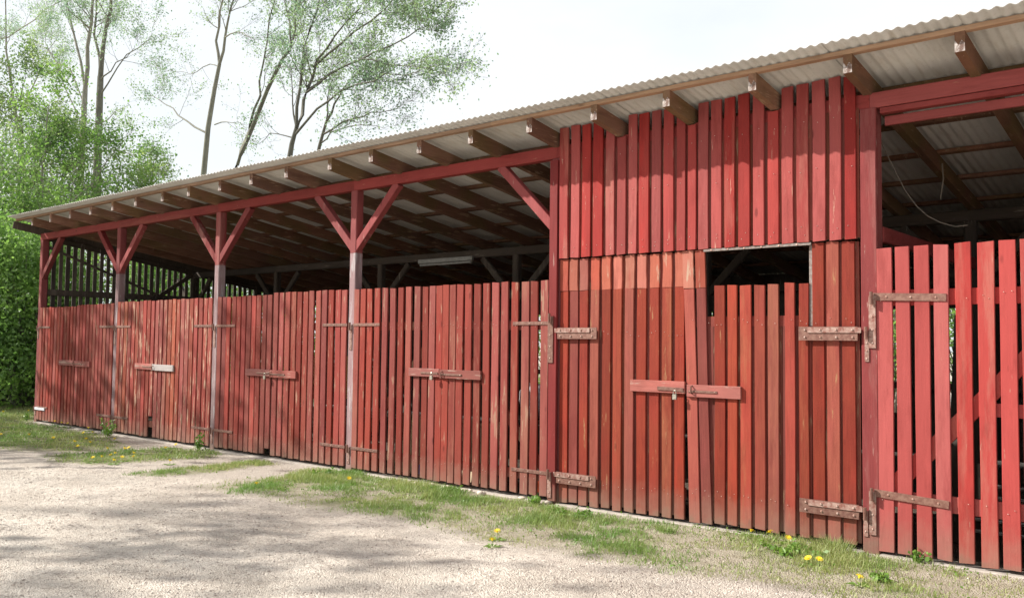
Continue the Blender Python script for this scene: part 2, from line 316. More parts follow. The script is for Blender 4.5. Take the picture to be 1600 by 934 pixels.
    turf = N.mix(N.ramp(N.noise(P, 22, 5, .7), .35, .65), (.09, .14, .03), (.20, .22, .07))
    c = N.mix(N.math('MULTIPLY', sp.outputs[0], .8), base, soil); c = N.mix(N.math('MULTIPLY', sp.outputs[1], N.ramp(N.noise(P, 14, 5, .75), .35, .6, .15, .95)), c, turf)
    c = N.mix(N.math('MULTIPLY', at.outputs['Alpha'], .92), c, (.075, .06, .045))  # dark earth floor, its tone deepened to dim the shed interior
    N.put(p.inputs['Base Color'], c); p.inputs['Roughness'].default_value = .95; p.inputs['Specular IOR Level'].default_value = .1
    hb = N.math('ADD', N.math('MULTIPLY', vo.outputs['Distance'], -1.), N.math('MULTIPLY', N.noise(P, 25, 5, .7), 1.6))
    hb = N.math('ADD', hb, N.math('MULTIPLY', N.noise(P, 7, 4, .6), 2.5)); N.put(p.inputs['Normal'], N.bump(hb, 1.0, .016)); me.materials.append(m)
    g = link('ground', me); g['kind'] = 'structure'; return g
build_ground()
def gz(x, y): return float(-.035 + (fbm(np.array([x]), np.array([y]), 2.6, 5)[0] - .5) * .04 + (fbm(np.array([x]), np.array([y]), .35, 8)[0] - .5) * .022)

def fast_mesh(name, V, Fc, m, nper):
    me = bpy.data.meshes.new(name); me.vertices.add(len(V)); me.vertices.foreach_set('co', V.astype(np.float32).ravel())
    me.loops.add(Fc.size); me.loops.foreach_set('vertex_index', Fc.ravel().astype(np.int32)); me.polygons.add(len(Fc))
    me.polygons.foreach_set('loop_start', np.arange(0, Fc.size, nper, dtype=np.int32)); me.polygons.foreach_set('loop_total', np.full(len(Fc), nper, np.int32))
    me.update(calc_edges=True); me.materials.append(m); return me

# ================================================================== THE SHED
POSTS = [-18.40, -15.20, -12.04, -8.86, -5.58, -2.375, .80, 4.0]
SL = -.152                      # roof slope
def rz(y): return 3.665 + SL * y            # underside of rafters
DEPTH = 6.7; YE = -.60; XL, XR = -18.52, 4.3
shed = empty('open_shed', (-18.4, 0, 0), 'long red timber shed with corrugated lean-to roof and open front above its gates', 'shed')
def part(name, mb, m, par=None, origin=None): return mb.obj(name, m, par or shed, origin=origin)
for i, X in enumerate(POSTS):
    if i in (1, 2, 3):          # paint gone below the braces
        part('post', MB().bar((X, .06, -.05), (X, .06, 2.74), .12, .12, ch=.08), M['greypost'], origin=(X, .06, 0))
        part('post', MB().bar((X, .06, 2.742), (X, .06, 3.548), .12, .12, ch=.08), M['redpost'], origin=(X, .06, 2.74))
    elif i == 5: part('post', MB().bar((X - .012, .055, -.05), (X - .012, .055, 3.548), .128, .15, ch=.05), M['redpost'], origin=(X, .06, 0))
    else: part('post', MB().bar((X, .06, -.05), (X, .06, 3.548), .12, .12, ch=.08), M['redpost'], origin=(X, .06, 0))
    if i in (4,): part('post_cover', MB().bar((X, -.035, .0), (X, -.035, 3.52), .10, .03, ch=.1), M['redpost'], origin=(X, -.035, 0))
    # braces
    for s in (-1, 1):
        if (i == 0 and s < 0) or i == 5 or i > 5 or (i == 4 and s > 0): continue
        a = (X + s * .02, .052, 2.80); b = (X + s * .80, .052, 3.56)
        part('brace', MB().bar(a, b, .10, .09, ch=.06), M['redpost'], origin=a)
    # middle row of posts and the back row
    part('inner_post', MB().bar((X, 3.3, -.05), (X, 3.3, 3.0), .12, .12), M['inner'], origin=(X, 3.3, 0))
    for s in (-1, 1): part('inner_brace', MB().bar((X + s * .04, 3.3, 2.3), (X + s * .72, 3.3, 2.98), .10, .07), M['inner'], origin=(X, 3.3, 2.3))
    part('rear_post', MB().bar((X, DEPTH - .1, -.05), (X, DEPTH - .1, rz(DEPTH) - .02), .12, .12), M['inner'], origin=(X, DEPTH - .1, 0))
for a, b in zip(POSTS[:-1], POSTS[1:]):     # header beam, one timber per bay, butted over the posts
    part('header_beam', MB().bar(((a if a > -18 else -18.47) + .001, .05, 3.6145), (b - .001, .05, 3.6145), .128, .10, ch=.05), M['redbeam'], origin=(a, .05, 3.61))
    part('inner_beam', MB().bar((a + .001, 3.3, 3.06), (b - .001, 3.3, 3.06), .13, .10), M['innerX'], origin=(a, 3.3, 3.06))
    part('rear_beam', MB().bar((a + .001, DEPTH - .1, 2.57), (b - .001, DEPTH - .1, 2.57), .12, .10), M['innerX'], origin=(a, DEPTH - .1, 2.57))
for a, b in ((POSTS[5], POSTS[6]), (POSTS[6], POSTS[7])):
    part('lower_header', MB().bar((a + .08, .045, 3.522), (b - .065, .045, 3.522), .046, .085, ch=.1), M['redbeam'], origin=(a, .05, 3.52))
    part('stop_board', MB().bar((a + .10, .075, 3.445), (b - .08, .075, 3.445), .075, .03, ch=.1), M['redbeam'], origin=(a, .07, 3.44))
# rafters: one mesh shared, end paint as its sub-part
rl = 1 / math.sqrt(1 + SL * SL)
def rafter_mesh():
    b = MB(); y0, y1 = -.46, DEPTH + .15; vs = []
    for y in (y0, y1):
        for x in (-.035, .035):
            for dz in (0, .15): vs.append((x, y, rz(y) + dz))
    b.add(vs, [(0, 1, 3, 2), (4, 6, 7, 5), (0, 4, 5, 1), (2, 3, 7, 6), (0, 2, 6, 4), (1, 5, 7, 3)])
    me = bpy.data.meshes.new('rafter'); me.from_pydata(b.v, [], b.f); me.materials.append(M['rafter']); return me
rme = rafter_mesh()
cb = MB(); zf = rz(-.46)  # flaked white paint, outlined to leave the shaded upper end bare
cb.add([(-.0345, -.463, zf + .002), (.0345, -.463, zf + .002), (.033, -.463, zf + .062), (.012, -.463, zf + .085), (-.01, -.463, zf + .05), (-.0345, -.463, zf + .095)] +
       [(-.0345, -.4595, zf + .002), (.0345, -.4595, zf + .002), (.033, -.4595, zf + .062), (.012, -.4595, zf + .085), (-.01, -.4595, zf + .05), (-.0345, -.4595, zf + .095)],
       [(0, 1, 2, 3, 4, 5), (11, 10, 9, 8, 7, 6)] + [(i, 6 + i, 6 + (i + 1) % 6, (i + 1) % 6) for i in range(6)])
cme = bpy.data.meshes.new('end_paint'); cme.from_pydata(cb.v, [], cb.f); cme.materials.append(M['capend'])
RX = [-5.585 + .8 * k for k in range(-16, 13)]
RX = [x - (.1 if x < -9 else .0) for x in RX]; RX = [x for x in RX if x > -18.45]
for k, x in enumerate(RX):
    r = link('rafter', rme, shed, (x + random.uniform(-.015, .015), random.uniform(-.012, .012), 0))
    e = bpy.data.objects.new('end_paint', cme); COL.objects.link(e); e.parent = r; e.scale = (1, 1, 1)
part('barge_board', MB().bar((-18.50, -.50, rz(-.5) + .07), (-18.50, DEPTH + .2, rz(DEPTH + .2) + .07), .15, .03, up=(1, 0, 0)), M['inner'], origin=(-18.5, 0, 3.7))
part('barge_board', MB().bar((4.28, -.50, rz(-.5) + .07), (4.28, DEPTH + .2, rz(DEPTH + .2) + .07), .15, .03, up=(1, 0, 0)), M['inner'], origin=(4.28, 0, 3.7))
# purlins
for k in range(9):
    y = -.44 + .81 * k; segs = [(XL + .03, -12.3), (-12.298, -6.1), (-6.098, -.8), (-.798, XR - .04)]
    for a, b in segs:
        z = rz(y) + .15 + .0195
        part('purlin', MB().bar((a, y, z), (b, y, z + .0), .039, .07 if k else .05, up=(0, 1, SL), ch=.06), M['rafter' if k else 'batten'], origin=(a, y, z))  # inner purlins take a darker timber colour to deepen shade under the roof
# corrugated sheets
PIT = .0815
def sheet_mesh(n):
    seg = 6; xs = [i * PIT / seg for i in range(n * seg + 1)]; ys = [YE, 1.6, 1.65, 4.2, DEPTH + .25]; ys = [YE, 3.2, DEPTH + .25]
    vs = []; f = []
    for t in (0, .003):
        for y in ys:
            for x in xs:
                vs.append((x, y, rz(y) + .15 + .042 + .0095 + .0085 * math.cos(x / PIT * 2 * math.pi) + t))
    nx = len(xs); ny = len(ys)
    for t in range(2):
        for j in range(ny - 1):
            for i in range(nx - 1):
                q = [t * nx * ny + j * nx + i, t * nx * ny + j * nx + i + 1, t * nx * ny + (j + 1) * nx + i + 1, t * nx * ny + (j + 1) * nx + i]
                f.append(tuple(q if t else q[::-1]))
    o = nx * ny
    for i in range(nx - 1): f.append((i, i + 1, o + i + 1, o + i)); a = (ny - 1) * nx + i; f.append((a + 1, a, o + a, o + a + 1))
    for j in range(ny - 1): f.append((j * nx, o + j * nx, o + (j + 1) * nx, (j + 1) * nx))
    me = bpy.data.meshes.new('roof_sheet'); me.from_pydata(vs, [], f); me.materials.append(M['zinc'])
    me.polygons.foreach_set('use_smooth', [True] * len(me.polygons)); return me
NC = 14; sm_ = sheet_mesh(NC); k = 0; x = XL
while x < XR - .05:
    link('roof_sheet', sm_, shed, (x, random.uniform(-.008, .008), .0036 * (k % 2))); x += NC * PIT - PIT; k += 1
# upper wall over the tall gate
uc = [105, 155, 205, 255, 312, 362, 412, 460, 517, 570, 628, 678, 725, 782, 842, 903, 970, 1035, 1098, 1165, 1235, 1310, 1378, 1445]
ux = [onY(840 + q / 2.857, 120 + 700 / 2.857)[0] for q in uc]
for a, b in zip(ux[:-1], ux[1:]):
    w = (b - a) * .76; xc = a + w / 2
    under = min(abs(xc - q) for q in RX) < .05
    slat(shed, xc, w, 2.488 + random.uniform(-.002, .002), (3.655 if under else 3.850) + random.uniform(-.010, .006), -.037, .024, M['upper'], jit=.003, name='wall_slat')
xb = -5.52
while xb < -2.47:
    w = random.uniform(.15, .2); w = min(w, -2.455 - xb)
    if w > .03: part('backing_board', MB().box(xb, xb + w - .003, -.011, -.001 - random.uniform(0, .003), 2.50, 3.57), M['back'], origin=(xb + w / 2, 0, 2.5))
    xb += w
part('gate_lintel', MB().bar((-5.52, .06, 2.55), (-2.46, .06, 2.55), .11, .11), M['inner'], origin=(-4, .06, 2.55))
part('metal_strip', MB().box(-3.86, -2.86, -.03, .0, 2.462, 2.484), M['grip'], origin=(-3.4, 0, 2.47))
b = MB()
for k in range(6): b.dome((-3.78 + k * .16, -.031, 2.473), .010, .004)
part('strip_nails', b, M['rivet'], origin=(-3.4, -.03, 2.47))
# nails on the upper wall
b = MB()
for a, q in zip(ux[:-1], ux[1:]):
    for z in (2.56, 2.60, 3.10, 3.50):
        if random.random() < .8: b.dome((a + (q - a) * .38 + random.uniform(-.02, .02), -.0395, z + random.uniform(-.02, .02)), .0045, .002, 5)
o = part('nail_head', b, M['rivet'], origin=(-4, -.04, 2.5)); o['kind'] = 'stuff'
# side wall of upright slats at the left end
y = .14
while y < DEPTH:
    w = .080 + random.uniform(-.008, .006); top = rz(y) + .02
    b = MB().box(-.008, .008, -w / 2, w / 2, 0, top - .06)
    b.obj('side_slat', M['sidewood'], shed, (-18.475 + random.uniform(-.002, .002), y, .06)); y += .1375
for z in (.35, 1.45, 2.52): part('side_rail', MB().bar((-18.42, .13, z), (-18.42, 6.53, z), .12, .06, up=(1, 0, 0)), M['inner'], origin=(-18.42, 3, z))
part('side_post', MB().bar((-18.40, 4.95, 0), (-18.40, 4.95, rz(4.95)), .1, .1), M['inner'], origin=(-18.4, 4.95, 0))
part('side_brace', MB().bar((-18.375, 2.2, 2.36), (-18.375, 3.28, 3.1), .09, .05, up=(1, 0, 0)), M['inner'], origin=(-18.38, 2.2, 2.4))
part('side_brace', MB().bar((-18.375, .12, 3.42), (-18.375, 3.2, 2.30), .05, .04, up=(1, 0, 0)), M['inner'], origin=(-18.38, 0, 3.3))
part('side_top_rail', MB().bar((-18.43, .12, rz(.12) - .05), (-18.43, 6.5, rz(6.5) - .05), .1, .06, up=(1, 0, 0)), M['inner'], origin=(-18.43, 0, 3.5))
part('tie_rail', MB().bar((-2.34, .14, 2.53), (-2.34, 3.23, 2.53), .13, .05, up=(1, 0, 0)), M['redbeam'], origin=(-2.34, .14, 2.53))
# rear wall of boards with a few gaps
x = -18.44
gaps = [(-11.25, -11.02), (-7.4, -7.33), (-4.36, -4.16), (-3.52, -3.30)]
while x < 4.3:
    w = random.uniform(.17, .21); hit = [g for g in gaps if x < g[1] and x + w > g[0]]
    if hit: w = hit[0][0] - x
    if w > .02: part('rear_board', MB().box(x, x + w - .004, DEPTH + .16, DEPTH + .182, .02, rz(DEPTH) + .18), M['inner'], origin=(x + w / 2, DEPTH, 0))
    if hit:
        g = hit[0]
        part('rear_board', MB().box(g[0] + .002, g[1] - .002, DEPTH + .16, DEPTH + .182, .02, .62), M['inner'], origin=(g[0], DEPTH, 0))
        part('rear_board', MB().box(g[0] + .002, g[1] - .002, DEPTH + .16, DEPTH + .182, 2.2, rz(DEPTH) + .18), M['inner'], origin=(g[0], DEPTH, 2.2)); x = g[1]
    else: x += w
part('rear_rail', MB().bar((-18.3, DEPTH - .065, 1.05), (4.1, DEPTH - .065, 1.05), .1, .05), M['innerX'], origin=(-7, DEPTH, 1.05))
part('end_wall', MB().box(4.09, 4.12, .13, DEPTH, 0, 2.6), M['inner'], origin=(4.1, 3, 0))
# concrete sill under the gates
for a, b in zip(POSTS[:-1], POSTS[1:]):
    part('concrete_sill', MB().bar((a + .062, .03, -.058), (b - .062, .03, -.058), .07, .18, ch=.12), M['concrete'], origin=(a, .03, -.06))
# iron fittings that belong to the posts
def plate(X, z0, z1, w=.05, y=-.004, rv=3, m='rustp'):
    r = part('hinge_plate', MB().bar((X, y, z0), (X, y, z1), w, .009, ch=.2), M[m], origin=(X, y, z0))
    b = MB()
    for k in range(rv): b.dome((X, y - .0045, z0 + (z1 - z0) * (k + .4) / rv), .009, .006)
    b.rivets( r, origin=(X, y, z0))
    part('hinge_pin', MB().tube([(X, y - .026, z1 - .07), (X, y - .026, z1 + .03)], .014, 8), M['rust'], origin=(X, y, z1))
for X in POSTS[1:4]:
    plate(X, 1.50, 1.82); plate(X - .0, .06, .27, rv=2)
plate(POSTS[0], 1.6, 1.82); plate(POSTS[0], .1, .25, rv=2)
plate(-5.60, 1.41, 1.89, .07, -.056, 4, 'rust'); plate(-5.60, .03, .29, .05, -.056, 2)
plate(-2.405, 1.49, 1.74, .035, -.024, 4); plate(-2.36, 1.60, 2.02, .055, -.028, 4); plate(-2.425, .1, .30, .035, -.024, 2); plate(-2.37, .12, .46, .055, -.028, 3)

# ================================================================== GATES
GG = 'slatted red gate leaves along the shed front'
def strap(root, X, s, z, L, h, yf, rows, m='rust', tilt=0.):
    a = (X + s * .0, yf - .005, z); b = (X + s * L, yf - .005, z + tilt)
    r = MB().bar(a, b, h, .008, ch=.2).obj('strap_hinge', M[m], root, origin=a); q = MB(); n = max(3, int(L / .14))
    for row in rows:
        for k in range(n): t = (k + .6) / n; q.dome((X + s * L * t, yf - .009, z + row + tilt * t), .0095 if h > .045 else .007, .006)
    q.rivets( r, origin=a); return r
def leaf(x0, x1, z0, z1, cen, w, hs, label, m, gap=.0, rails=(.22, 1.80), yf=-.012, group=GG, straps=(1.82, .265), SLn=.50, h=.036, rows=(0,), brace=True, short=None, lean=None, railm='back', rh=.10):
    hx = x0 if hs < 0 else x1
    root = empty('gate_leaf', (hx, 0, 0), label, 'gate', group)
    for i, xc in enumerate(cen):
        ww = (w[i] if hasattr(w, '__len__') else w) + random.uniform(-.004, .004); a, b = z0, z1
        if short and i in short: a, b = short[i][0] if short[i][0] is not None else z0, short[i][1] if short[i][1] is not None else z1
        slat(root, xc, ww, a + random.uniform(-.008, .008), b + random.uniform(-.006, .006), yf, .022, m, lean=(lean or {}).get(i, 0))
    for z in rails: MB().bar((x0 + .03, yf + .044, z), (x1 - .012, yf + .044, z), rh, .035, ch=.08).obj('rail', M[railm], root, origin=(x0, yf + .04, z))
    if brace:
        a, b = (x0, x1) if hs < 0 else (x1, x0)
        MB().bar((a + (b - a) * .05, yf + .0445, rails[0] + .06), (b - (b - a) * .06, yf + .0445, rails[1] - .06), rh, .033, ch=.08).obj('brace_board', M[railm], root, origin=(a, yf + .04, rails[0]))
    q = MB()
    for xc in cen:
        for z in rails:
            for dx in (-.022, .022):
                if random.random() < .8: q.dome((xc + dx + random.uniform(-.006, .006), yf - .0035, z + random.uniform(-.03, .03)), .0042, .002, 5)
    o = q.obj('nail_heads', M['rivet'], root, origin=(hx, yf, 0)); o['kind'] = 'stuff'
    for z in straps: strap(root, hx, -hs, z, SLn, h, yf, rows)
    return root
def latch(root, x0, x1, z, h, yf=-.012, m='latch', bolt=None):
    MB().bar((x0, yf - .0145, z), (x1, yf - .0145, z), h, .026, ch=.1).obj('latch_board', M[m], root, origin=(x0, yf - .015, z))
    if bolt:
        a, b = bolt
        r = MB().bar((a, yf - .031, z - .005), (b, yf - .031, z - .005), .022, .008, ch=.25).obj('latch_bar', M['rust'], root, origin=(a, yf - .03, z))
        q = MB(); q.dome((a + .02, yf - .035, z - .005), .008, .005); q.dome((b - .02, yf - .035, z - .005), .008, .005); q.rivets( r, origin=(a, yf - .035, z))
def staple(root, x, z, yf=-.012):
    MB().tube([(x, yf - .028, z - .035), (x, yf - .05, z - .028), (x, yf - .05, z + .028), (x, yf - .028, z + .035)], .007, 6).obj('latch_staple', M['rust'], root, origin=(x, yf, z))
def centres(a, b, n, j=.006):
    p = (b - a) / n; return [a + p * (i + .5) + random.uniform(-j, j) for i in range(n)]
names = ['at the far left end of the shed', 'in the second bay from the left', 'in the third bay from the left', 'in the fourth bay, left of the tall gate']
seams = [-16.72, -13.83, -10.56, -7.23]; NL = [11, 12, 11]
L = []
lab = [('left leaf of the farthest red slatted gate, beside the corner post and hedge', 'right leaf of the farthest red slatted gate, shaded by leaf shadows'),
       ('left leaf of second red gate, half its latch board painted red, notch at foot', 'right leaf of second red gate with bare grey white latch board and peeled slats'),
       ('left leaf of third red gate, between grey post and padlocked latch, top edge slightly lower', 'right leaf of third red gate, yellow board showing between its last slats'),
       ('left leaf of fourth red gate, padlock hanging on its latch board, pale boards behind', 'right leaf of fourth red gate, next to the tall gate, white sacks behind its gaps')]
c4 = [-8.75, -8.627, -8.503, -8.357, -8.212, -8.071, -7.931, -7.794, -7.637, -7.505, -7.385, -7.275, -7.165, -7.06, -6.94, -6.814, -6.675, -6.539, -6.405, -6.273, -6.125, -5.98, -5.856, -5.716]
for i in range(4):
    a, b, s = POSTS[i] + .062, POSTS[i + 1] - .062, seams[i]
    zt = [(2.205, 2.225), (2.245, 2.25), (2.25, 2.275), (2.268, 2.27)][i]
    if i < 3:
        cl = centres(a, s - .004, round((s - a) / .132)); cr = centres(s + .004, b, round((b - s) / .132)); w = .104
    else: cl, cr, w = c4[:12], c4[12:], .098
    m = M['gatefar'] if i == 1 else M['gate']
    shl = {len(cl) - 1: (.36 if i == 1 else .10, None)} if i in (1, 2) else None
    l = leaf(a, s - .003, .02, zt[0], cl, w, -1, lab[i][0], m, short=shl); r = leaf(s + .003, b, .02, zt[1], cr, w, 1, lab[i][1], m)
    L += [l, r]
for i, (a, b, z, m2) in enumerate([(-17.34, -16.08, 1.15, 'latch'), (-14.40, -13.17, 1.155, 'latchgrey'), (-11.15, -9.96, 1.15, 'latch'), (-7.74, -6.59, 1.25, 'latch')]):
    s = seams[i]
    latch(L[2 * i], a, s - .006, z + .004, .095, m='latch'); latch(L[2 * i + 1], s + .004, b, z - .004, .1, m=m2, bolt=(s + .02, s + .36) if i != 1 else None)
    staple(L[2 * i + 1], s + .05, z - .01)
    MB().bar((s - .30, -.043, z + .0), (s - .02, -.043, z - .0), .024, .008, ch=.2).obj('latch_bar', M['rust'], L[2 * i], origin=(s - .3, -.04, z))
MB().bar((-18.42, -.024, .236), (-17.93, -.024, .236), .05, .01, ch=.15).obj('painted_strap', M['white'], L[0], origin=(-18.4, -.02, .236))
# tall gate
tl = [-5.458, -5.335, -5.214, -5.075, -4.939, -4.806, -4.668, -4.529, -4.390, -4.250, -4.118]
T1 = leaf(-5.52, -4.062, .0, 2.148, tl, .101, -1, 'left leaf of the tall central gate, closed boards with spliced paler tops', M['tall'], straps=(), brace=False, rails=(.24, 1.72))
for xc in tl: slat(T1, xc + random.uniform(-.004, .004), .101 + random.uniform(-.004, .004), 2.151, 2.478 + random.uniform(-.006, .004), -.012, .022, M['splice'], name='slat')
tr = [-3.952, -3.835, -3.746, -3.609, -3.464, -3.328, -3.189, -3.07, -2.93, -2.805, -2.675, -2.535]
tr = [onY(1000 + q / 2.667, 720 + 230 / 2.667)[0] for q in (230, 281, 334, 387, 443, 502, 559, 628, 689, 750, 812, 878)]
tw = [.104, .10, .10, .094, .10, .098, .10, .09, .085, .10, .104, .104]
T2 = leaf(-3.985, -2.46, .02, 2.475, tr, tw, 1, 'right leaf of the tall central gate with an open hatch above its short slats', M['tall'], straps=(), brace=False, rails=(.28, 1.82),
          short={0: (.0, 2.13), 1: (.0, 2.13), **{k: (.02, 2.145) for k in range(2, 9)}}, lean={0: -.06, 1: -.06})
slat(T2, tr[0] - .062, .112, 2.134, 2.482, -.013, .022, M['splice'], lean=-.012); slat(T2, tr[1] - .062, .10, 2.134, 2.482, -.013, .022, M['splice'], lean=-.01)
for root, a, b, zt in ((T1, -5.515, -4.085, 2.47), (T2, -3.94, -2.87, 1.78), (T2, -2.868, -2.47, 2.47)):
    x = a
    while x < b - .02:
        w = min(random.uniform(.13, .19), b - x)
        MB().box(x, x + w - .003, .012, .024 + random.uniform(0, .002), .03, zt).obj('backing_board', M['back'], root, origin=(x + w / 2, .01, 0)); x += w
MB().bar((-2.873, .04, 1.78), (-2.873, .04, 2.47), .03, .07, ch=.1).obj('hatch_post', M['grip'], T2, origin=(-2.873, .04, 1.78))
for root, X, s in ((T1, -5.53, 1), (T2, -2.462, -1)):
    for z in (1.715, .245 if s > 0 else .285):
        dz = -.0
        a = (X + s * .01, -.042, z); b = (X + s * .50, -.042, z + dz)
        r = MB().bar(a, b, .115, .008, ch=.1).obj('strap_hinge', M['rust'], root, origin=a)
        MB().bar((X - s * .02, -.050, z + .028), (X + s * .42, -.050, z + .028), .045, .009, ch=.15).obj('strap_bar', M['rustp'], r, origin=a)
        q = MB()
        for k in range(4):
            x = X + s * (.05 + .132 * k); q.dome((x, -.0555 if k < 3 else -.047, z + .03), .011, .008); q.dome((x, -.047, z - .03), .011, .008)
        q.rivets( r, origin=a)
latch(T1, -4.637, -4.05, 1.215, .112); latch(T2, -4.025, -3.494, 1.19, .112, bolt=(-4.01, -3.72)); staple(T2, -3.97, 1.20)
MB().bar((-4.33, -.045, 1.20), (-4.06, -.045, 1.195), .034, .01, ch=.2).obj('latch_bar', M['rust'], T1, origin=(-4.3, -.04, 1.2))
# open-slatted gate at the right
c6 = [-2.272, -2.133, -1.986, -1.846, -1.693, -1.536, -1.392]; w6 = [.116, .106, .108, .107, .114, .112, .112]
while c6[-1] < -.9: c6.append(c6[-1] + .145); w6.append(.12)
G6 = leaf(-2.33, -.82, .0, 2.405, c6, w6, -1, 'left leaf of the freshly painted gate with wide slats, right of the tall gate', M['fresh'], straps=(), rails=(.42, 2.0), railm='fresh', rh=.125, brace=True, yf=-.02)
MB().bar((-1.65, .0245, 1.15), (-.84, .0245, 1.15), .10, .03, ch=.08).obj('rail', M['fresh'], G6, origin=(-1.65, .02, 1.15))
for z, dz in ((2.012, -.02), (.452, -.03)): strap(G6, -2.36, 1, z, .55, .06, -.02, (0,), tilt=dz)
c7 = [-.74 + .146 * k for k in range(10)]
leaf(-.81, .73, .0, 2.405, c7, .12, 1, 'right leaf of the freshly painted wide-slat gate', M['fresh'], railm='fresh', rh=.125, rails=(.42, 2.0), yf=-.02, straps=(1.99, .44), SLn=.55, h=.05)
leaf(.87, 2.4, .0, 2.25, centres(.87, 2.4, 11), .104, -1, 'left leaf of the red gate in the last bay at the right end', M['gate'])
leaf(2.41, 3.93, .0, 2.25, centres(2.41, 3.93, 11), .104, 1, 'right leaf of the red gate in the last bay at the right end', M['gate'])
# padlocks
def padlock(x, z, label, y=-.075):
    r = empty('padlock', (x, y, z), label, 'padlock', 'padlocks on the gate latches')
    MB().bar((x, y, z - .06), (x, y, z - .012), .042, .022, ch=.15).obj('lock_body', M['steel'], r, origin=(x, y, z - .06))
    MB().tube([(x - .014, y, z - .014), (x - .014, y, z + .012), (x - .008, y, z + .022), (x + .008, y, z + .022), (x + .014, y, z + .012), (x + .014, y, z - .014)], .004, 6).obj('shackle', M['steel'], r, origin=(x, y, z))
padlock(-4.13, 1.165, 'brass grey padlock on the latch board of the tall central gate')
padlock(-7.32, 1.235, 'small padlock on the latch board of the fourth gate from the left')
padlock(-10.62, 1.13, 'small dark padlock on the latch board of the third gate from the left')
# ================================================================== things in the shed
lt = empty('tube_light', (-10.34, 3.2, 2.95), 'long white tube light fixed under the beam inside the shed', 'lamp')
MB().bar((-10.97, 3.2, 2.985), (-9.72, 3.2, 2.985), .07, .05).obj('housing', M['lamp'], lt, origin=(-10.3, 3.2, 2.98))
MB().tube([(-10.94, 3.2, 2.925), (-9.75, 3.2, 2.925)], .019, 8).obj('tube', M['lamp'], lt, origin=(-10.3, 3.2, 2.92))
pts = [onY(*q, .5) for q in ((1372, 212), (1385, 240), (1400, 270), (1415, 299), (1432, 322), (1450, 338), (1470, 348), (1492, 354), (1512, 352))]
o = MB().tube([tuple(q) for q in pts], .004, 5).obj('hanging_cable', M['wire'], None, origin=tuple(pts[4])); tag(o, 'thin pale cable drooping in the open bay right of the tall gate', 'cable')
pts = [onY(*q, 1.4) for q in ((1472, 256), (1474, 280), (1471, 300), (1469, 312))]
o = MB().tube([tuple(q) for q in pts], .006, 5).obj('rope_end', M['wire'], None, origin=tuple(pts[0])); tag(o, 'short rope end hanging from the rafters in the right bay', 'rope')
def board(x, y, z0, z1, w, m, label, group=None, lean=.1, th=.02, dx=0., cat='board', name='loose_board'):
    o = MB().bar((x, y, z0), (x + dx, y + lean, z1), w, th, ch=.1).obj(name, M[m], None, origin=(x, y, z0)); return tag(o, label, cat, group)
board(-9.925, .22, .92, 1.41, .12, 'yellow', 'yellow board behind the last slats left of the fourth gate post', lean=.02); board(-9.205, .22, .86, 1.42, .12, 'yellow', 'yellow board behind the slats just right of the grey post', lean=.02)
for k in range(6): board(-8.42 + k * .135, .42, -.03, .68 + random.uniform(-.05, .06), .11, 'pale', ['leftmost', 'second', 'third', 'fourth', 'fifth', 'rightmost'][k] + ' pale board in the row behind the left leaf of the fourth gate', 'pale boards standing behind the fourth gate', lean=.06)
for k in range(5): board(-7.27 + k * .125, .40, -.03, .68 + random.uniform(-.02, .02), .115, 'pale', ['leftmost', 'second', 'third', 'fourth', 'rightmost'][k] + ' pale board in the row behind the right leaf of the fourth gate', 'pale boards behind the right leaf of the fourth gate', lean=.06)
def lump(name, c, r, m, label, cat, group=None, seg=10):
    """sack or stone: irregular closed body"""
    v = []; f = []; rg = 6; ph = random.random() * 6
    for i in range(rg + 1):
        t = i / rg * math.pi
        for k in range(seg):
            a = k / seg * 2 * math.pi; q = 1 + .16 * math.sin(3 * a + ph + 2 * t) + random.uniform(-.07, .07)
            v.append((r[0] * math.sin(t) ** .7 * math.cos(a) * q, r[1] * math.sin(t) ** .7 * math.sin(a) * q, r[2] * math.cos(t) * (1 + .08 * math.sin(2 * a + ph))))
    for i in range(rg):
        for k in range(seg): f.append((i * seg + k, (i + 1) * seg + k, (i + 1) * seg + (k + 1) % seg, i * seg + (k + 1) % seg))
    o = MB().add(v, f).obj(name, M[m], None, c, smooth=True); return tag(o, label, cat, group)
bench = empty('work_bench', (-6.4, .9, 0), 'low grey timber bench behind the fourth gate', 'bench')
MB().bar((-6.9, .9, .70), (-5.9, .9, .70), .5, .04, up=(0, 0, 1)).obj('bench_top', M['inner'], bench, origin=(-6.4, .9, .7))
for sx in (-6.85, -5.95):
    for sy in (.7, 1.1): MB().bar((sx, sy, -.04), (sx, sy, .679), .07, .07).obj('leg', M['inner'], bench, origin=(sx, sy, 0))
lump('sack', (-6.55, .85, .93), (.16, .14, .21), 'white', 'white sack standing on the bench behind the fourth gate', 'sack'); lump('sack', (-6.2, .85, .90), (.15, .15, .18), 'white', 'smaller white sack at the right end of the bench', 'sack')
for k, (x, z, m, l) in enumerate([(-8.9, .25, 'orange', 'orange red can on the shed floor beside the grey post'), (-7.95, .12, 'blue', 'blue crate behind the pale boards'), (-6.05, .2, 'orange', 'orange red can under the bench'), (-9.75, .55, 'orange', 'orange red box behind the third gate')]):
    o = MB().tube([(x, .5, -.03), (x, .5, z), (x, .5, z + .03)], [.11, .11, .05], 10).obj('storage_can', M[m], None, origin=(x, .5, -.03)); tag(o, l, 'can')
for k in range(16):
    px = random.uniform(600, 868); q = onZ(px, 741 + (px - 560) * .135 + random.uniform(0, 5)); lump('stone', (q[0], q[1] + .12, -.02), (random.uniform(.02, .055), random.uniform(.02, .04), random.uniform(.015, .035)), 'stone', 'pale stone at the foot of the fourth gate', 'stone', 'pale stones along the foot of the fourth gate', 7)
rack = empty('lumber_rack', (-1.2, 1.3, 0), 'low rack of pale pipes behind the wide-slat gate', 'rack')
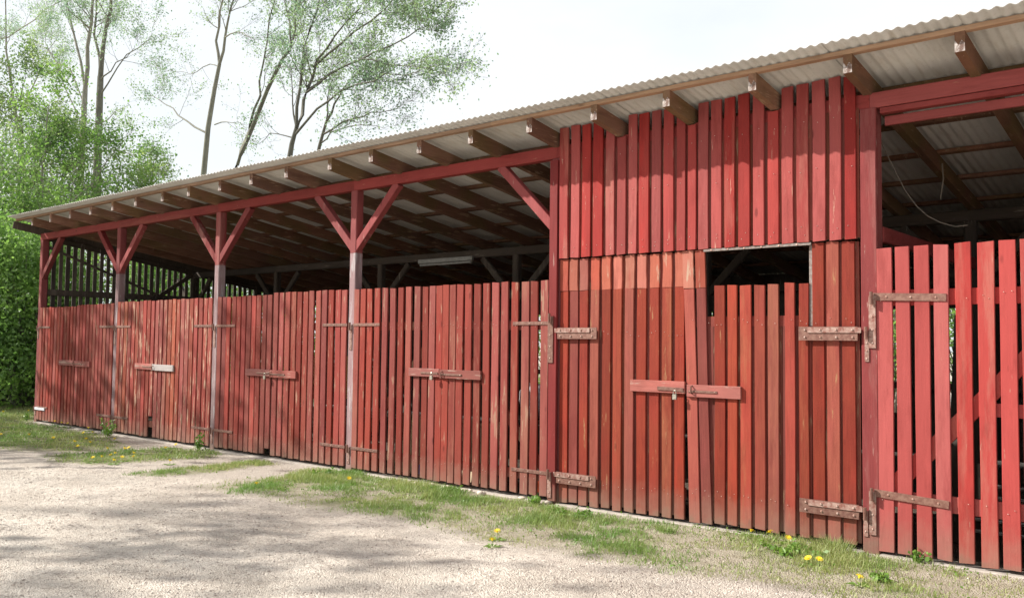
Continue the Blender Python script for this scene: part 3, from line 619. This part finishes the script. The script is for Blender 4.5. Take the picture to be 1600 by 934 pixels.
for k in range(5):
    z = .03 + k * .095; MB().tube([(-2.1, 1.2 + .03 * k, z), (.5, 1.2 + .03 * k, z + .02)], .016, 6).obj('pipe', M['lamp'], rack, origin=(-2.1, 1.2, z))
for x in (-1.9, .3): MB().bar((x, 1.3, -.04), (x, 1.3, .6), .06, .06).obj('upright', M['inner'], rack, origin=(x, 1.3, 0))
board(-2.0, .9, -.03, 1.9, .14, 'inner', 'dark plank leaning behind the wide-slat gate, left one', lean=.4); board(-1.35, 1.0, -.03, 2.1, .2, 'inner', 'dark plank leaning behind the wide-slat gate, middle one', lean=.4)
o = MB().box(-5.4, -3.9, 2.6, 4.3, .3, 1.5).box(-5.3, -4.1, 2.9, 4.0, 1.5, 1.95).obj('covered_cart', M['inner'], None, origin=(-4, 3.4, 0)); tag(o, 'dark covered cart standing deep inside behind the tall gate', 'cart')

# ================================================================== VEGETATION
def leaves_mesh(name, C, size, m, flat=.0, up=.3):
    """one small folded leaf quad per centre"""
    n = len(C); a = rs.normal(size=(n, 3)); a /= np.linalg.norm(a, axis=1)[:, None]
    b = rs.normal(size=(n, 3)); b[:, 2] += up; b -= a * (a * b).sum(1)[:, None]; b /= np.linalg.norm(b, axis=1)[:, None]
    s = size * rs.uniform(.6, 1.3, (n, 1)); w = s * rs.uniform(.5, .75, (n, 1))
    V = np.stack([C - a * s, C + b * w, C + a * s, C - b * w], 1).reshape(-1, 3)
    return fast_mesh(name, V, np.arange(4 * n).reshape(n, 4), m, 4)
def rv(): v = rs.normal(size=3); return v / np.linalg.norm(v)
def grow_limb(mb, pts, r0, r1, tips, spread, level, nsub, ln, upb=.35, n=6, sides=None):
    """tapered limb with recursive side shoots; fills tips with twig segments"""
    P = np.array(pts, float); T = np.linspace(0, 1, len(P)); K = max(4, len(P) * 2)
    Q = np.stack([np.interp(np.linspace(0, 1, K), T, P[:, k]) for k in range(3)], 1)
    seg = np.linalg.norm(np.diff(Q, axis=0), axis=1).mean(); Q[1:-1] += rs.normal(size=(K - 2, 3)) * seg * .06
    rad = np.linspace(r0, r1, K); mb.tube(Q, rad, n if level == 0 else (4 if level == 1 else 3), cap=False)
    if level >= 3: tips.append((Q[0], Q[-1])); return
    for k in range(nsub):
        t = rs.uniform(.25 if level else (sides or .3), 1.0) if k else 1.0
        i = min(K - 1, t * (K - 1)); i0 = int(i); p = Q[i0] + (Q[min(i0 + 1, K - 1)] - Q[i0]) * (i - i0)
        d = (P[-1] - P[0]); d = d / np.linalg.norm(d); e = rv(); e = e - d * e.dot(d); e /= np.linalg.norm(e)
        l = ln * rs.uniform(.6, 1.2) * (1.15 - .5 * t if level == 0 else 1); a = spread * rs.uniform(.6, 1.25) if k else .25
        dd = d * math.cos(a) + e * math.sin(a); dd[2] += upb * .5; dd /= np.linalg.norm(dd)
        mid = p + dd * l * .5 + rv() * l * .06; end = p + dd * l + np.array([0, 0, l * upb * .25]) + rv() * l * .1
        r = max(.006, (r0 + (r1 - r0) * t) * .45)
        grow_limb(mb, [p, mid, end], r, r * .3, tips, .75, level + 1, max(3, nsub - (3 if level == 0 else 1)) if level < 2 else 3, l * .5, upb * .7)
def tree(name, label, trunk, limbs, leafm, nleaf, lsize, bark, group=None, nsub=9, ln=2.2, spread=.9, cl=.22, bias=None, cat='tree'):
    base = trunk[0][0][0]; root = empty(name, (float(base[0]), float(base[1]), 0), label, cat, group)
    mb = MB(); tips = []
    for pts, r0, r1, sub in trunk + limbs:
        if sub == 0:
            P = np.array(pts, float); mb.tube(P, np.linspace(r0, r1, len(P)), 8, cap=False)
        else: grow_limb(mb, pts, r0, r1, tips, spread, 0, sub, ln)
    o = mb.obj('trunk', M[bark], root, origin=(float(base[0]), float(base[1]), 0), smooth=True)
    A = np.array([t[0] for t in tips]); B = np.array([t[1] for t in tips]); k = rs.randint(0, len(A), nleaf); t = rs.uniform(.1, 1.1, (nleaf, 1))
    C = A[k] + (B[k] - A[k]) * t + rs.normal(size=(nleaf, 3)) * cl * rs.uniform(.2, 1, (nleaf, 1))
    me = leaves_mesh('crown', C, lsize, M[leafm]); c = link('crown', me, root, (0, 0, 0)); return root
def yp(px, py, y): return onY(px, py, y)
def tpx(pts, y): return [yp(px, py, y) for px, py in pts]
def ground_pt(px, py, y):
    q = yp(px, py, y); return q
def down(p): return np.array([p[0], p[1], -.05])
TG = 'tall spring trees beyond the shed'
def skel(y, main, limbs, r, sub=9):
    m = tpx(main, y); m = [down(m[0])] + m
    tr_ = [(m, r, r * .55, 0)]
    lb = []
    for l, rr, s_ in limbs: lb.append((tpx(l, y) if True else l, rr, rr * .25, s_))
    return tr_, lb
# A: two tall trunks at the left
t_, l_ = skel(15, [(122, 330), (128, 240), (133, 140)], [([(133, 140), (140, 60), (150, -20), (152, -90)], .14, 9), ([(133, 140), (118, 60), (100, -10), (84, -90)], .09, 9), ([(130, 160), (100, 100), (60, 70), (20, 60)], .05, 8), ([(129, 200), (95, 120), (70, 40)], .05, 8), ([(130, 230), (160, 190), (200, 165)], .05, 7)], .27)
tree('tall_tree', 'tall grey trunk, left one of the close pair behind the shed roof', t_, l_, 'leafyoung', 8500, .05, 'bark', TG, spread=1.0, cl=.3, ln=2.0)
t_, l_ = skel(14, [(150, 330), (153, 230), (157, 120)], [([(157, 120), (163, 60), (176, 0), (188, -80)], .15, 9), ([(157, 120), (150, 40), (146, -60)], .1, 9), ([(156, 150), (190, 90), (235, 60)], .05, 8), ([(155, 130), (175, 105), (210, 75)], .05, 7), ([(154, 240), (172, 232), (200, 240), (240, 262)], .045, 7)], .30)
tree('tall_tree', 'tall grey trunk, right one of the close pair behind the shed roof', t_, l_, 'leafyoung', 8500, .05, 'bark', TG, spread=1.0, cl=.3, ln=2.0)
t_, l_ = skel(17, [(42, 330), (36, 250), (20, 150)], [([(20, 150), (12, 60), (0, -40)], .1, 9), ([(28, 190), (60, 110), (90, 60)], .06, 9), ([(24, 160), (-10, 110), (-60, 80)], .05, 8), ([(-40, 90), (0, 65), (45, 35), (92, 3), (130, -30)], .06, 9)], .18)
tree('tall_tree', 'tall tree at the far left with a long branch slanting up to the top edge', t_, l_, 'leafyoung', 9500, .05, 'barkbrown', TG, spread=1.0, cl=.3, ln=2.2)
# C: slender tree with forked top
t_, l_ = skel(14, [(317, 285), (325, 200), (335, 140), (343, 100)], [([(343, 100), (338, 60), (347, 0), (352, -70)], .08, 9), ([(343, 100), (354, 50), (366, 0), (372, -60)], .08, 9), ([(321, 207), (290, 185), (262, 165), (235, 148)], .05, 8), ([(343, 105), (325, 98), (300, 118), (285, 112)], .03, 7), ([(350, 60), (375, 50), (400, 62)], .035, 7), ([(335, 195), (358, 190), (385, 196)], .03, 6)], .15)
tree('slender_tree', 'slender tree with forked grey stem rising behind the middle of the left roof', t_, l_, 'leafyoung', 5500, .045, 'bark', TG, spread=1.0, cl=.28, ln=1.6)
# D: leaning double stem
t_, l_ = skel(13, [(364, 275), (378, 236), (398, 190), (418, 140)], [([(418, 140), (438, 95), (458, 70), (460, 30), (468, -40)], .09, 9), ([(371, 258), (388, 215), (403, 165), (408, 110), (420, 40), (436, -40)], .075, 9), ([(430, 105), (450, 105), (470, 104)], .03, 7), ([(455, 70), (452, 30), (440, -20)], .045, 8)], .14)
tree('leaning_tree', 'leaning tree with two parallel stems left of the big spreading crown', t_, l_, 'leafyoung', 5500, .045, 'bark', TG, spread=.9, cl=.28, ln=1.5)
# E: spreading crown, many stems
t_, l_ = skel(12, [(450, 262), (456, 225), (463, 200)], [([(463, 200), (476, 150), (490, 105), (520, 60), (560, 15)], .08, 11), ([(463, 200), (470, 130), (478, 60), (500, 0), (520, -50)], .07, 10), ([(460, 212), (500, 165), (540, 140), (600, 120), (655, 112)], .05, 11), ([(478, 145), (520, 110), (570, 90), (630, 60), (672, 40)], .05, 12), ([(456, 215), (430, 205), (405, 225)], .03, 6), ([(490, 105), (540, 62), (600, 20), (640, -30)], .05, 12), ([(463, 200), (456, 150), (455, 110)], .04, 8), ([(560, 92), (610, 100), (660, 104), (712, 122)], .03, 9)], .13)
tree('spreading_tree', 'large tree with fanning branches, its crown reaching furthest right over the roof', t_, l_, 'leafyoung', 17000, .042, 'barkbrown', TG, spread=.8, cl=.27, ln=1.35)
t_, l_ = skel(12.8, [(492, 262), (500, 225), (510, 190)], [([(510, 190), (524, 160), (545, 130), (580, 100)], .05, 9), ([(505, 210), (540, 190), (575, 178), (612, 172)], .04, 9), ([(500, 225), (520, 205), (560, 195), (600, 200)], .03, 8), ([(510, 190), (512, 150), (520, 110)], .04, 8)], .09)
tree('small_tree', 'smaller tree with low twiggy crown just above the roof edge, below the spreading one', t_, l_, 'leafyoung', 3200, .044, 'barkbrown', TG, spread=.8, cl=.45, ln=1.3)
# green trees at far left
def green(x, y, h, r, label, nleaf, m='leafbright', ls=.07, name='leafy_tree', lean=0.):
    base = np.array([x, y, -.05]); top = np.array([x + lean, y, h * .62]); lb = []
    for k in range(9):
        a = k * 2.4 + rs.uniform(-.4, .4); z = h * rs.uniform(.18, .6); rr = r * rs.uniform(.55, .9)
        lb.append(([base + (top - base) * (z / h / .62), np.array([x + math.cos(a) * rr * .55, y + math.sin(a) * rr * .55, z + h * .10]), np.array([x + math.cos(a) * rr, y + math.sin(a) * rr, z + h * rs.uniform(.16, .34)])], .05, .012, 8))
    lb.append(([top, top + np.array([.1, 0, h * .2]), top + np.array([0, .1, h * .38])], .06, .012, 10))
    return tree(name, label, [([base, (base + top) / 2 + rv() * .15, top], .13, .07, 0)], lb, m, nleaf, ls, 'barkbrown', 'leafy trees beyond the left end', spread=1.1, cl=.4, ln=r * .45)
def at_px(px, dist_x):
    """point on the horizon line of sight at column px with world X = dist_x"""
    d = ray(px, 520); t = dist_x / d[0]; return (CAM + d * t)[:2]
def top_at(px, py, X):
    q = at_px(px, X); c = R @ (np.array([q[0], q[1], 1.6]) - CAM); return 1.6 + (520 - py) / F * -c[2]
GT = [(-60, -40, 60, 4.2, 'leafpale', 15000, 'tall pale leafed tree at the extreme left edge behind the hedge'),
      (20, -38, 105, 3.6, 'leafpale', 15000, 'pale green tree rising above the hedge at the left edge'),
      (58, -34, 150, 3.0, 'leafbright', 14000, 'fresh green tree directly behind the left roof corner'),
      (85, -37, 205, 2.8, 'leafpale', 9000, 'pale green tree in front of the two tall grey trunks'),
      (205, -36, 240, 2.3, 'leafbright', 7500, 'fresh green bushy tree right of the two tall grey trunks'),
      (228, -35, 236, 2.2, 'leafpale', 9000, 'low round green tree showing just above the roof line'),
      (-140, -32, 90, 3.4, 'leafbright', 8000, 'green tree just outside the left edge of the view')]
for px, X, h, r, m, nl, l in GT:
    q = at_px(px, X); green(q[0], q[1], top_at(px, h, X), r, l, int(nl * .95), m, .056)
def bush(x, y, h, r, label, n, m='leafbright', ls=.05, group='hedge bushes beside the left end of the shed'):
    root = empty('hedge_bush', (x, y, 0), label, 'bush', group); mb = MB(); C = []
    ncl = 46
    for k in range(ncl):
        a = rs.uniform(0, 6.28); q = rs.uniform(0, 1) ** .6; z = h * rs.uniform(.06, 1) ; rr = r * (1 - .45 * (z / h) ** 2) * q
        e = np.array([x + math.cos(a) * rr, y + math.sin(a) * rr, z]); s = np.array([x + math.cos(a) * .15, y + math.sin(a) * .15, -.05])
        mb.tube([s, s * .5 + e * .5 + np.array([0, 0, h * .06]), e], [.02, .014, .005], 4, cap=False)
        C.append(e + rs.normal(size=(n // ncl, 3)) * np.array([.40, .40, .34]) * r * .46)
    mb.obj('stems', M['barkbrown'], root, origin=(x, y, 0)); C = np.concatenate(C); C[:, 2] = np.abs(C[:, 2])
    link('foliage', leaves_mesh('foliage', C, ls, M[m]), root, (0, 0, 0))
HB = [(0, -23.6, 4.4, 1.7), (38, -22.8, 4.0, 1.5), (-45, -24, 4.6, 1.9), (62, -22.6, 4.2, 1.6)]
for k, (px, X, h, r) in enumerate(HB):
    q = at_px(px, X); bush(q[0], q[1], h, r, ['bright green hedge bush at the left edge over the lawn', 'bright green hedge bush touching the shed corner post', 'hedge bush cut off by the left edge', 'hedge bush behind the corner post and the first side slats'][k], 11000)
for k, (x, y) in enumerate([(-21.6, 4.2), (-21.8, 6.6), (-22.5, 9.2), (-21.5, 11.5), (-24.5, 5.8)]):
    bush(x, y, [3.9, 4.3, 4.8, 4.2, 5.2][k], 1.6, ['green bush seen through the first side slats', 'green bush seen through the middle side slats', 'green bush seen through the rear side slats', 'green bush behind the rear corner of the shed', 'taller green bush behind the ones along the side wall'][k], 8000)
for k, (x, y) in enumerate([(-5.7, 11.2), (-13.8, 11.5), (-9.4, 11.8), (-4.3, 12.6)]):
    bush(x, y, 5.6, 1.9, ['green bush behind the shed, seen through gaps of the wide-slat gate', 'green bush behind the shed, glimpsed through the fourth gate', 'green bush behind the middle of the shed', 'green bush behind the shed, rightmost of those seen through the wide-slat gate'][k], 7000, group='bushes behind the shed')
# trees that stand outside the view, left and in front: their shade falls on gravel and gates
for k, (x, y, h, r, n) in enumerate([(-25.8, -5.5, 10.5, 2.7, 1400), (-22.0, -7.4, 11, 2.4, 450), (-27, -15.5, 16, 4.6, 1700), (-20.5, -16.5, 16, 4.4, 1500), (-17.5, -11.0, 10, 2.6, 1000), (-33, -13, 15, 4.2, 2600), (-31.8, -4.4, 9.0, 2.8, 5200)]):
    tree_l = ['tree at the lawn edge casting shade on the first gate', 'tree at the lawn edge casting shade on the second and third gates', 'tall tree left of the gravel yard, the further one', 'tall tree left of the gravel yard, the nearer one', 'low tree beside the gravel yard', 'tall tree far out beyond the lawn', 'dense low tree beyond the lawn that shades the hedge'][k]
    green(x, y, h, r, tree_l, n, 'leafpale', .12, 'yard_tree')

# grass blades, weeds
def blades(name, n, xr, yr, dens, hmin, hmax, w, m, label, cat):
    x = rs.uniform(*xr, n * 1); y = rs.uniform(*yr, n); st, de, pa, ins = masks(x, y)
    keep = rs.uniform(size=n) < (de * .95 + st * dens) * (1 - ins) * np.clip((fbm(x, y, .16, 61) - .34) * 4.5, .04, 1); x = x[keep]; y = y[keep]; de = de[keep]; n = len(x)
    z = -.035 + (fbm(x, y, 2.6, 5) - .5) * .04 + (fbm(x, y, .35, 8) - .5) * .022
    h = rs.uniform(hmin, hmax, n) * (.45 + .75 * de) * (.6 + .8 * fbm(x, y, .4, 33)); a = rs.uniform(0, 6.28, n); l = rs.uniform(.1, .9, n) * h; a2 = rs.uniform(0, 6.28, n)
    B = np.stack([x, y, z], 1); wx = np.stack([np.cos(a) * w, np.sin(a) * w, np.zeros(n)], 1); tip = B + np.stack([np.cos(a2) * l, np.sin(a2) * l, h], 1)
    V = np.stack([B - wx, B + wx, tip], 1).reshape(-1, 3)
    o = link(name, fast_mesh(name, V, np.arange(3 * n).reshape(n, 3), m, 3)); tag(o, label, cat, None, 'stuff'); return o
blades('lawn_grass', 90000, (-23.5, -10.5), (-4.5, 2.5), .10, .03, .075, .006, M['grass'], 'green lawn grass at the left end of the shed and the patch before the gates', 'grass')
blades('verge_grass', 170000, (-10.6, .5), (-2.3, .0), .22, .02, .075, .0042, M['grass'], 'thin patchy grass strip between gravel yard and gates', 'grass')
# low broad-leaved cover (clover, plantain) in the verge
n = 26000; x = rs.uniform(-19, .5, n); y = rs.uniform(-2.6, -.02, n); st, de, pa, ins = masks(x, y)
keep = rs.uniform(size=n) < (de * .9 + st * .06) * np.clip((fbm(x, y, .24, 77) - .5) * 9, 0, 1); x = x[keep]; y = y[keep]
z = -.035 + (fbm(x, y, 2.6, 5) - .5) * .04 + (fbm(x, y, .35, 8) - .5) * .022 + rs.uniform(.008, .035, len(x))
o = link('clover', leaves_mesh('clover', np.stack([x, y, z], 1), .013, M['weed'], up=1.5)); tag(o, 'low broad-leaved weeds and clover spreading through the verge before the gates', 'ground cover', None, 'stuff')
# loose gravel stones
n = 70000; x = rs.uniform(-12, 1.5, n); y = rs.uniform(-6.0, -.3, n); st, de, pa, ins = masks(x, y); keep = rs.uniform(size=n) < (1 - .8 * st) * (1 - .45 * pa) * np.clip(fbm(x, y, .7, 55) * 2.2 - .35, .15, 1); x = x[keep]; y = y[keep]; n = len(x)
z = -.035 + (fbm(x, y, 2.6, 5) - .5) * .04 + (fbm(x, y, .35, 8) - .5) * .022; s = (.003 + .010 * rs.uniform(size=n) ** 5)[:, None, None]
oc = np.array([[1, 0, 0], [0, 1, 0], [-1, 0, 0], [0, -1, 0], [0, 0, .7], [0, 0, -.5]])[None] * (1 + rs.uniform(-.35, .35, (n, 6, 1)))
th = rs.uniform(0, 6.28, n); cs, sn = np.cos(th)[:, None], np.sin(th)[:, None]; oc = np.stack([oc[..., 0] * cs - oc[..., 1] * sn, oc[..., 0] * sn + oc[..., 1] * cs, oc[..., 2]], -1)
V = (oc * s + np.stack([x, y, z + .001], 1)[:, None]).reshape(-1, 3); ft = np.array([[0, 1, 4], [1, 2, 4], [2, 3, 4], [3, 0, 4], [1, 0, 5], [2, 1, 5], [3, 2, 5], [0, 3, 5]])
Fc = (ft[None] + (np.arange(n) * 6)[:, None, None]).reshape(-1, 3)
m, nt, p, o_ = mat('gravel_stone'); N = NT(nt); isl = N.n('ShaderNodeNewGeometry').outputs['Random Per Island']
N.put(p.inputs['Base Color'], N.mix(isl, (.30, .25, .21), (.70, .63, .55))); p.inputs['Roughness'].default_value = .9
o = link('gravel', fast_mesh('gravel', V, Fc, m, 3)); tag(o, 'loose pale gravel stones scattered on the yard', 'gravel', None, 'stuff')
# dandelions
fl = MB(); k16 = 14
for ring, (r, z) in enumerate(((.021, .0), (.014, .006))):
    for k in range(k16):
        a = k * 2 * math.pi / k16 + ring * .2; d = .13
        fl.add([(0, 0, z - .004), (r * math.cos(a - d), r * math.sin(a - d), z + .002), (r * 1.12 * math.cos(a), r * 1.12 * math.sin(a), z + .004), (r * math.cos(a + d), r * math.sin(a + d), z + .002)], [(0, 1, 2, 3)])
fl.tube([(0, 0, -.01), (0, 0, .006)], [.005, .008], 6)
flm = bpy.data.meshes.new('flower_head'); flm.from_pydata(fl.v, [], fl.f); flm.materials.append(M['petal'])
stm = bpy.data.meshes.new('flower_stem'); q = MB().tube([(0, 0, -.11), (.004, .002, -.05), (0, 0, -.008)], [.0025, .0022, .002], 5); stm.from_pydata(q.v, [], q.f); stm.materials.append(M['stem'])
rq = MB()
for k in range(9):
    a = k * .7 + .2 * (k % 2); l = .06 + .02 * (k % 3); dx, dy = math.cos(a), math.sin(a); px_, py_ = -dy * .012, dx * .012
    rq.add([(dx * .01, dy * .01, .003), (dx * l * .6 + px_, dy * l * .6 + py_, .018), (dx * l, dy * l, .012), (dx * l * .6 - px_, dy * l * .6 - py_, .018)], [(0, 1, 2, 3)])
rom = bpy.data.meshes.new('leaf_rosette'); rom.from_pydata(rq.v, [], rq.f); rom.materials.append(M['weed'])
A_ = lambda pts, s, ox, oy: [(ox + x / s, oy + y / s) for x, y in pts]
DP = [('yellow dandelion in the grass island before the second gate', 'dandelions in the grass island', A_([(432, 275), (473, 270), (500, 230), (515, 255), (535, 252), (530, 280), (568, 270), (580, 240), (598, 230), (622, 245), (620, 262), (770, 230), (790, 283), (362, 218)], 2.974, 0, 620)),
      ('yellow dandelion in the lawn before the farthest gate', 'dandelions in the lawn by the farthest gate', A_([(347, 195), (400, 190), (421, 195), (388, 157), (411, 136), (432, 153), (326, 120), (248, 186), (137, 163), (133, 60), (15, 68), (5, 165), (533, 182), (485, 105), (495, 98)], 2.974, 0, 620)),
      ('yellow dandelion close to the foot of the second gate', None, A_([(817, 212)], 2.974, 0, 620)),
      ('lone yellow dandelion on the thin verge before the third gate', None, A_([(1193, 385)], 2.974, 0, 620)),
      ('yellow dandelion at the gravel edge below the fourth gate', 'dandelions at the gravel edge', A_([(985, 415), (1005, 388)], 2.667, 400, 680)), ('yellow dandelion at the foot of the grey post left of the fourth gate', None, A_([(388, 175)], 2.667, 400, 680)),
      ('yellow dandelion touching the foot of the tall gate right leaf', 'dandelions at the foot of the tall gate', A_([(480, 265), (541, 287), (618, 303)], 2.667, 1000, 720)),
      ('yellow dandelion in the weeds below the right corner of the tall gate', 'dandelions below the tall gate corner', A_([(700, 387), (747, 387)], 2.667, 1000, 720)), ('nearest yellow dandelion, on the bare verge below the wide-slat gate hinge', None, A_([(915, 465)], 2.667, 1000, 720))]
for label, grp, pts in DP:
    for px, py in pts:
        q = onZ(px, py, .06); g = gz(q[0], q[1]); y_ = min(q[1], -.1); hh = random.uniform(.055, .1)
        if px < 110 and py < 650: y_ = q[1]
        r = empty('dandelion', (q[0], y_, g), label, 'dandelion', grp)
        a = bpy.data.objects.new('flower_head', flm); b = bpy.data.objects.new('flower_stem', stm); c = bpy.data.objects.new('leaf_rosette', rom)
        for o, z in ((a, hh), (b, hh), (c, 0)): COL.objects.link(o); o.parent = r; o.location = (0, 0, z)
        s_ = 1.25; a.scale = (s_, s_, s_); a.rotation_euler = (random.uniform(.2, .6), random.uniform(-.3, .1), random.uniform(0, 6))
        c.rotation_euler = (0, 0, random.uniform(0, 6))
# weeds at the foot of posts and gates
def weed(px, py, h, r, n, label, m='weed', cat='plant', blade=False):
    q = onZ(px, py); x, y = q[0], min(q[1], -.06); g = gz(x, y); mb = MB()
    root = empty('weed_plant', (x, y, g), label, cat)
    if blade:
        a = rs.uniform(0, 6.28, n); rr = rs.uniform(0, r, n); B = np.stack([x + np.cos(a) * rr, y + np.sin(a) * rr * .6, np.full(n, g)], 1); t = rs.uniform(0, 6.28, n); H = h * rs.uniform(.5, 1, n)
        wx = np.stack([np.cos(t), np.sin(t), 0 * t], 1) * .0028; tip = B + np.stack([np.cos(a) * H * .5, np.sin(a) * H * .5, H], 1)
        V = np.stack([B - wx, B + wx, tip], 1).reshape(-1, 3); o = link('blades', fast_mesh('blades', V, np.arange(3 * n).reshape(n, 3), M[m], 3), root, (0, 0, 0)); return
    C = []
    for k in range(9):
        a = rs.uniform(0, 6.28); e = np.array([x + math.cos(a) * r * rs.uniform(.3, 1), y + math.sin(a) * r * .5, g + h * rs.uniform(.4, 1)]); s = np.array([x, y, g])
        mb.tube([s, (s + e) / 2 + [0, 0, h * .1], e], [.003, .0025, .0015], 4, cap=False)
        t = rs.uniform(.2, 1.05, (n // 9, 1)); C.append(s + (e - s) * t + rs.normal(size=(n // 9, 3)) * .018)
    mb.obj('stems', M['stem'], root, origin=(x, y, g)); link('leaves', leaves_mesh('leaves', np.concatenate(C), .02, M[m]), root, (0, 0, 0))
weed(312, 700, .30, .10, 160, 'pale leafy weed climbing the foot of the gate beside the third post'); weed(168, 679, .30, .2, 240, 'flowering weed clump at the foot of the second post')
weed(1300, 852, .12, .16, 300, 'bright grass tuft at the foot of the tall gate right leaf', 'grass', 'grass tuft', True); weed(1040, 824, .08, .1, 150, 'small dry tuft at the foot of the tall gate seam', 'grass', 'grass tuft', True)
weed(838, 782, .07, .12, 120, 'low green weed beside the post left of the tall gate'); weed(500, 738, .07, .25, 150, 'low weeds at the foot of the grey post before the fourth gate')
weed(1435, 872, .10, .07, 70, 'small green weed at the foot of the wide-slat gate'); weed(45, 655, .22, .08, 80, 'small broad-leaved weed at the shed corner post')
weed(700, 765, .05, .3, 220, 'low spreading weeds before the fourth gate'); weed(890, 800, .07, .3, 260, 'low spreading weeds before the left leaf of the tall gate'); weed(1230, 858, .07, .3, 300, 'low spreading weeds before the right leaf of the tall gate'); weed(1375, 902, .05, .1, 90, 'flat green weed on bare verge below the wide-slat gate')
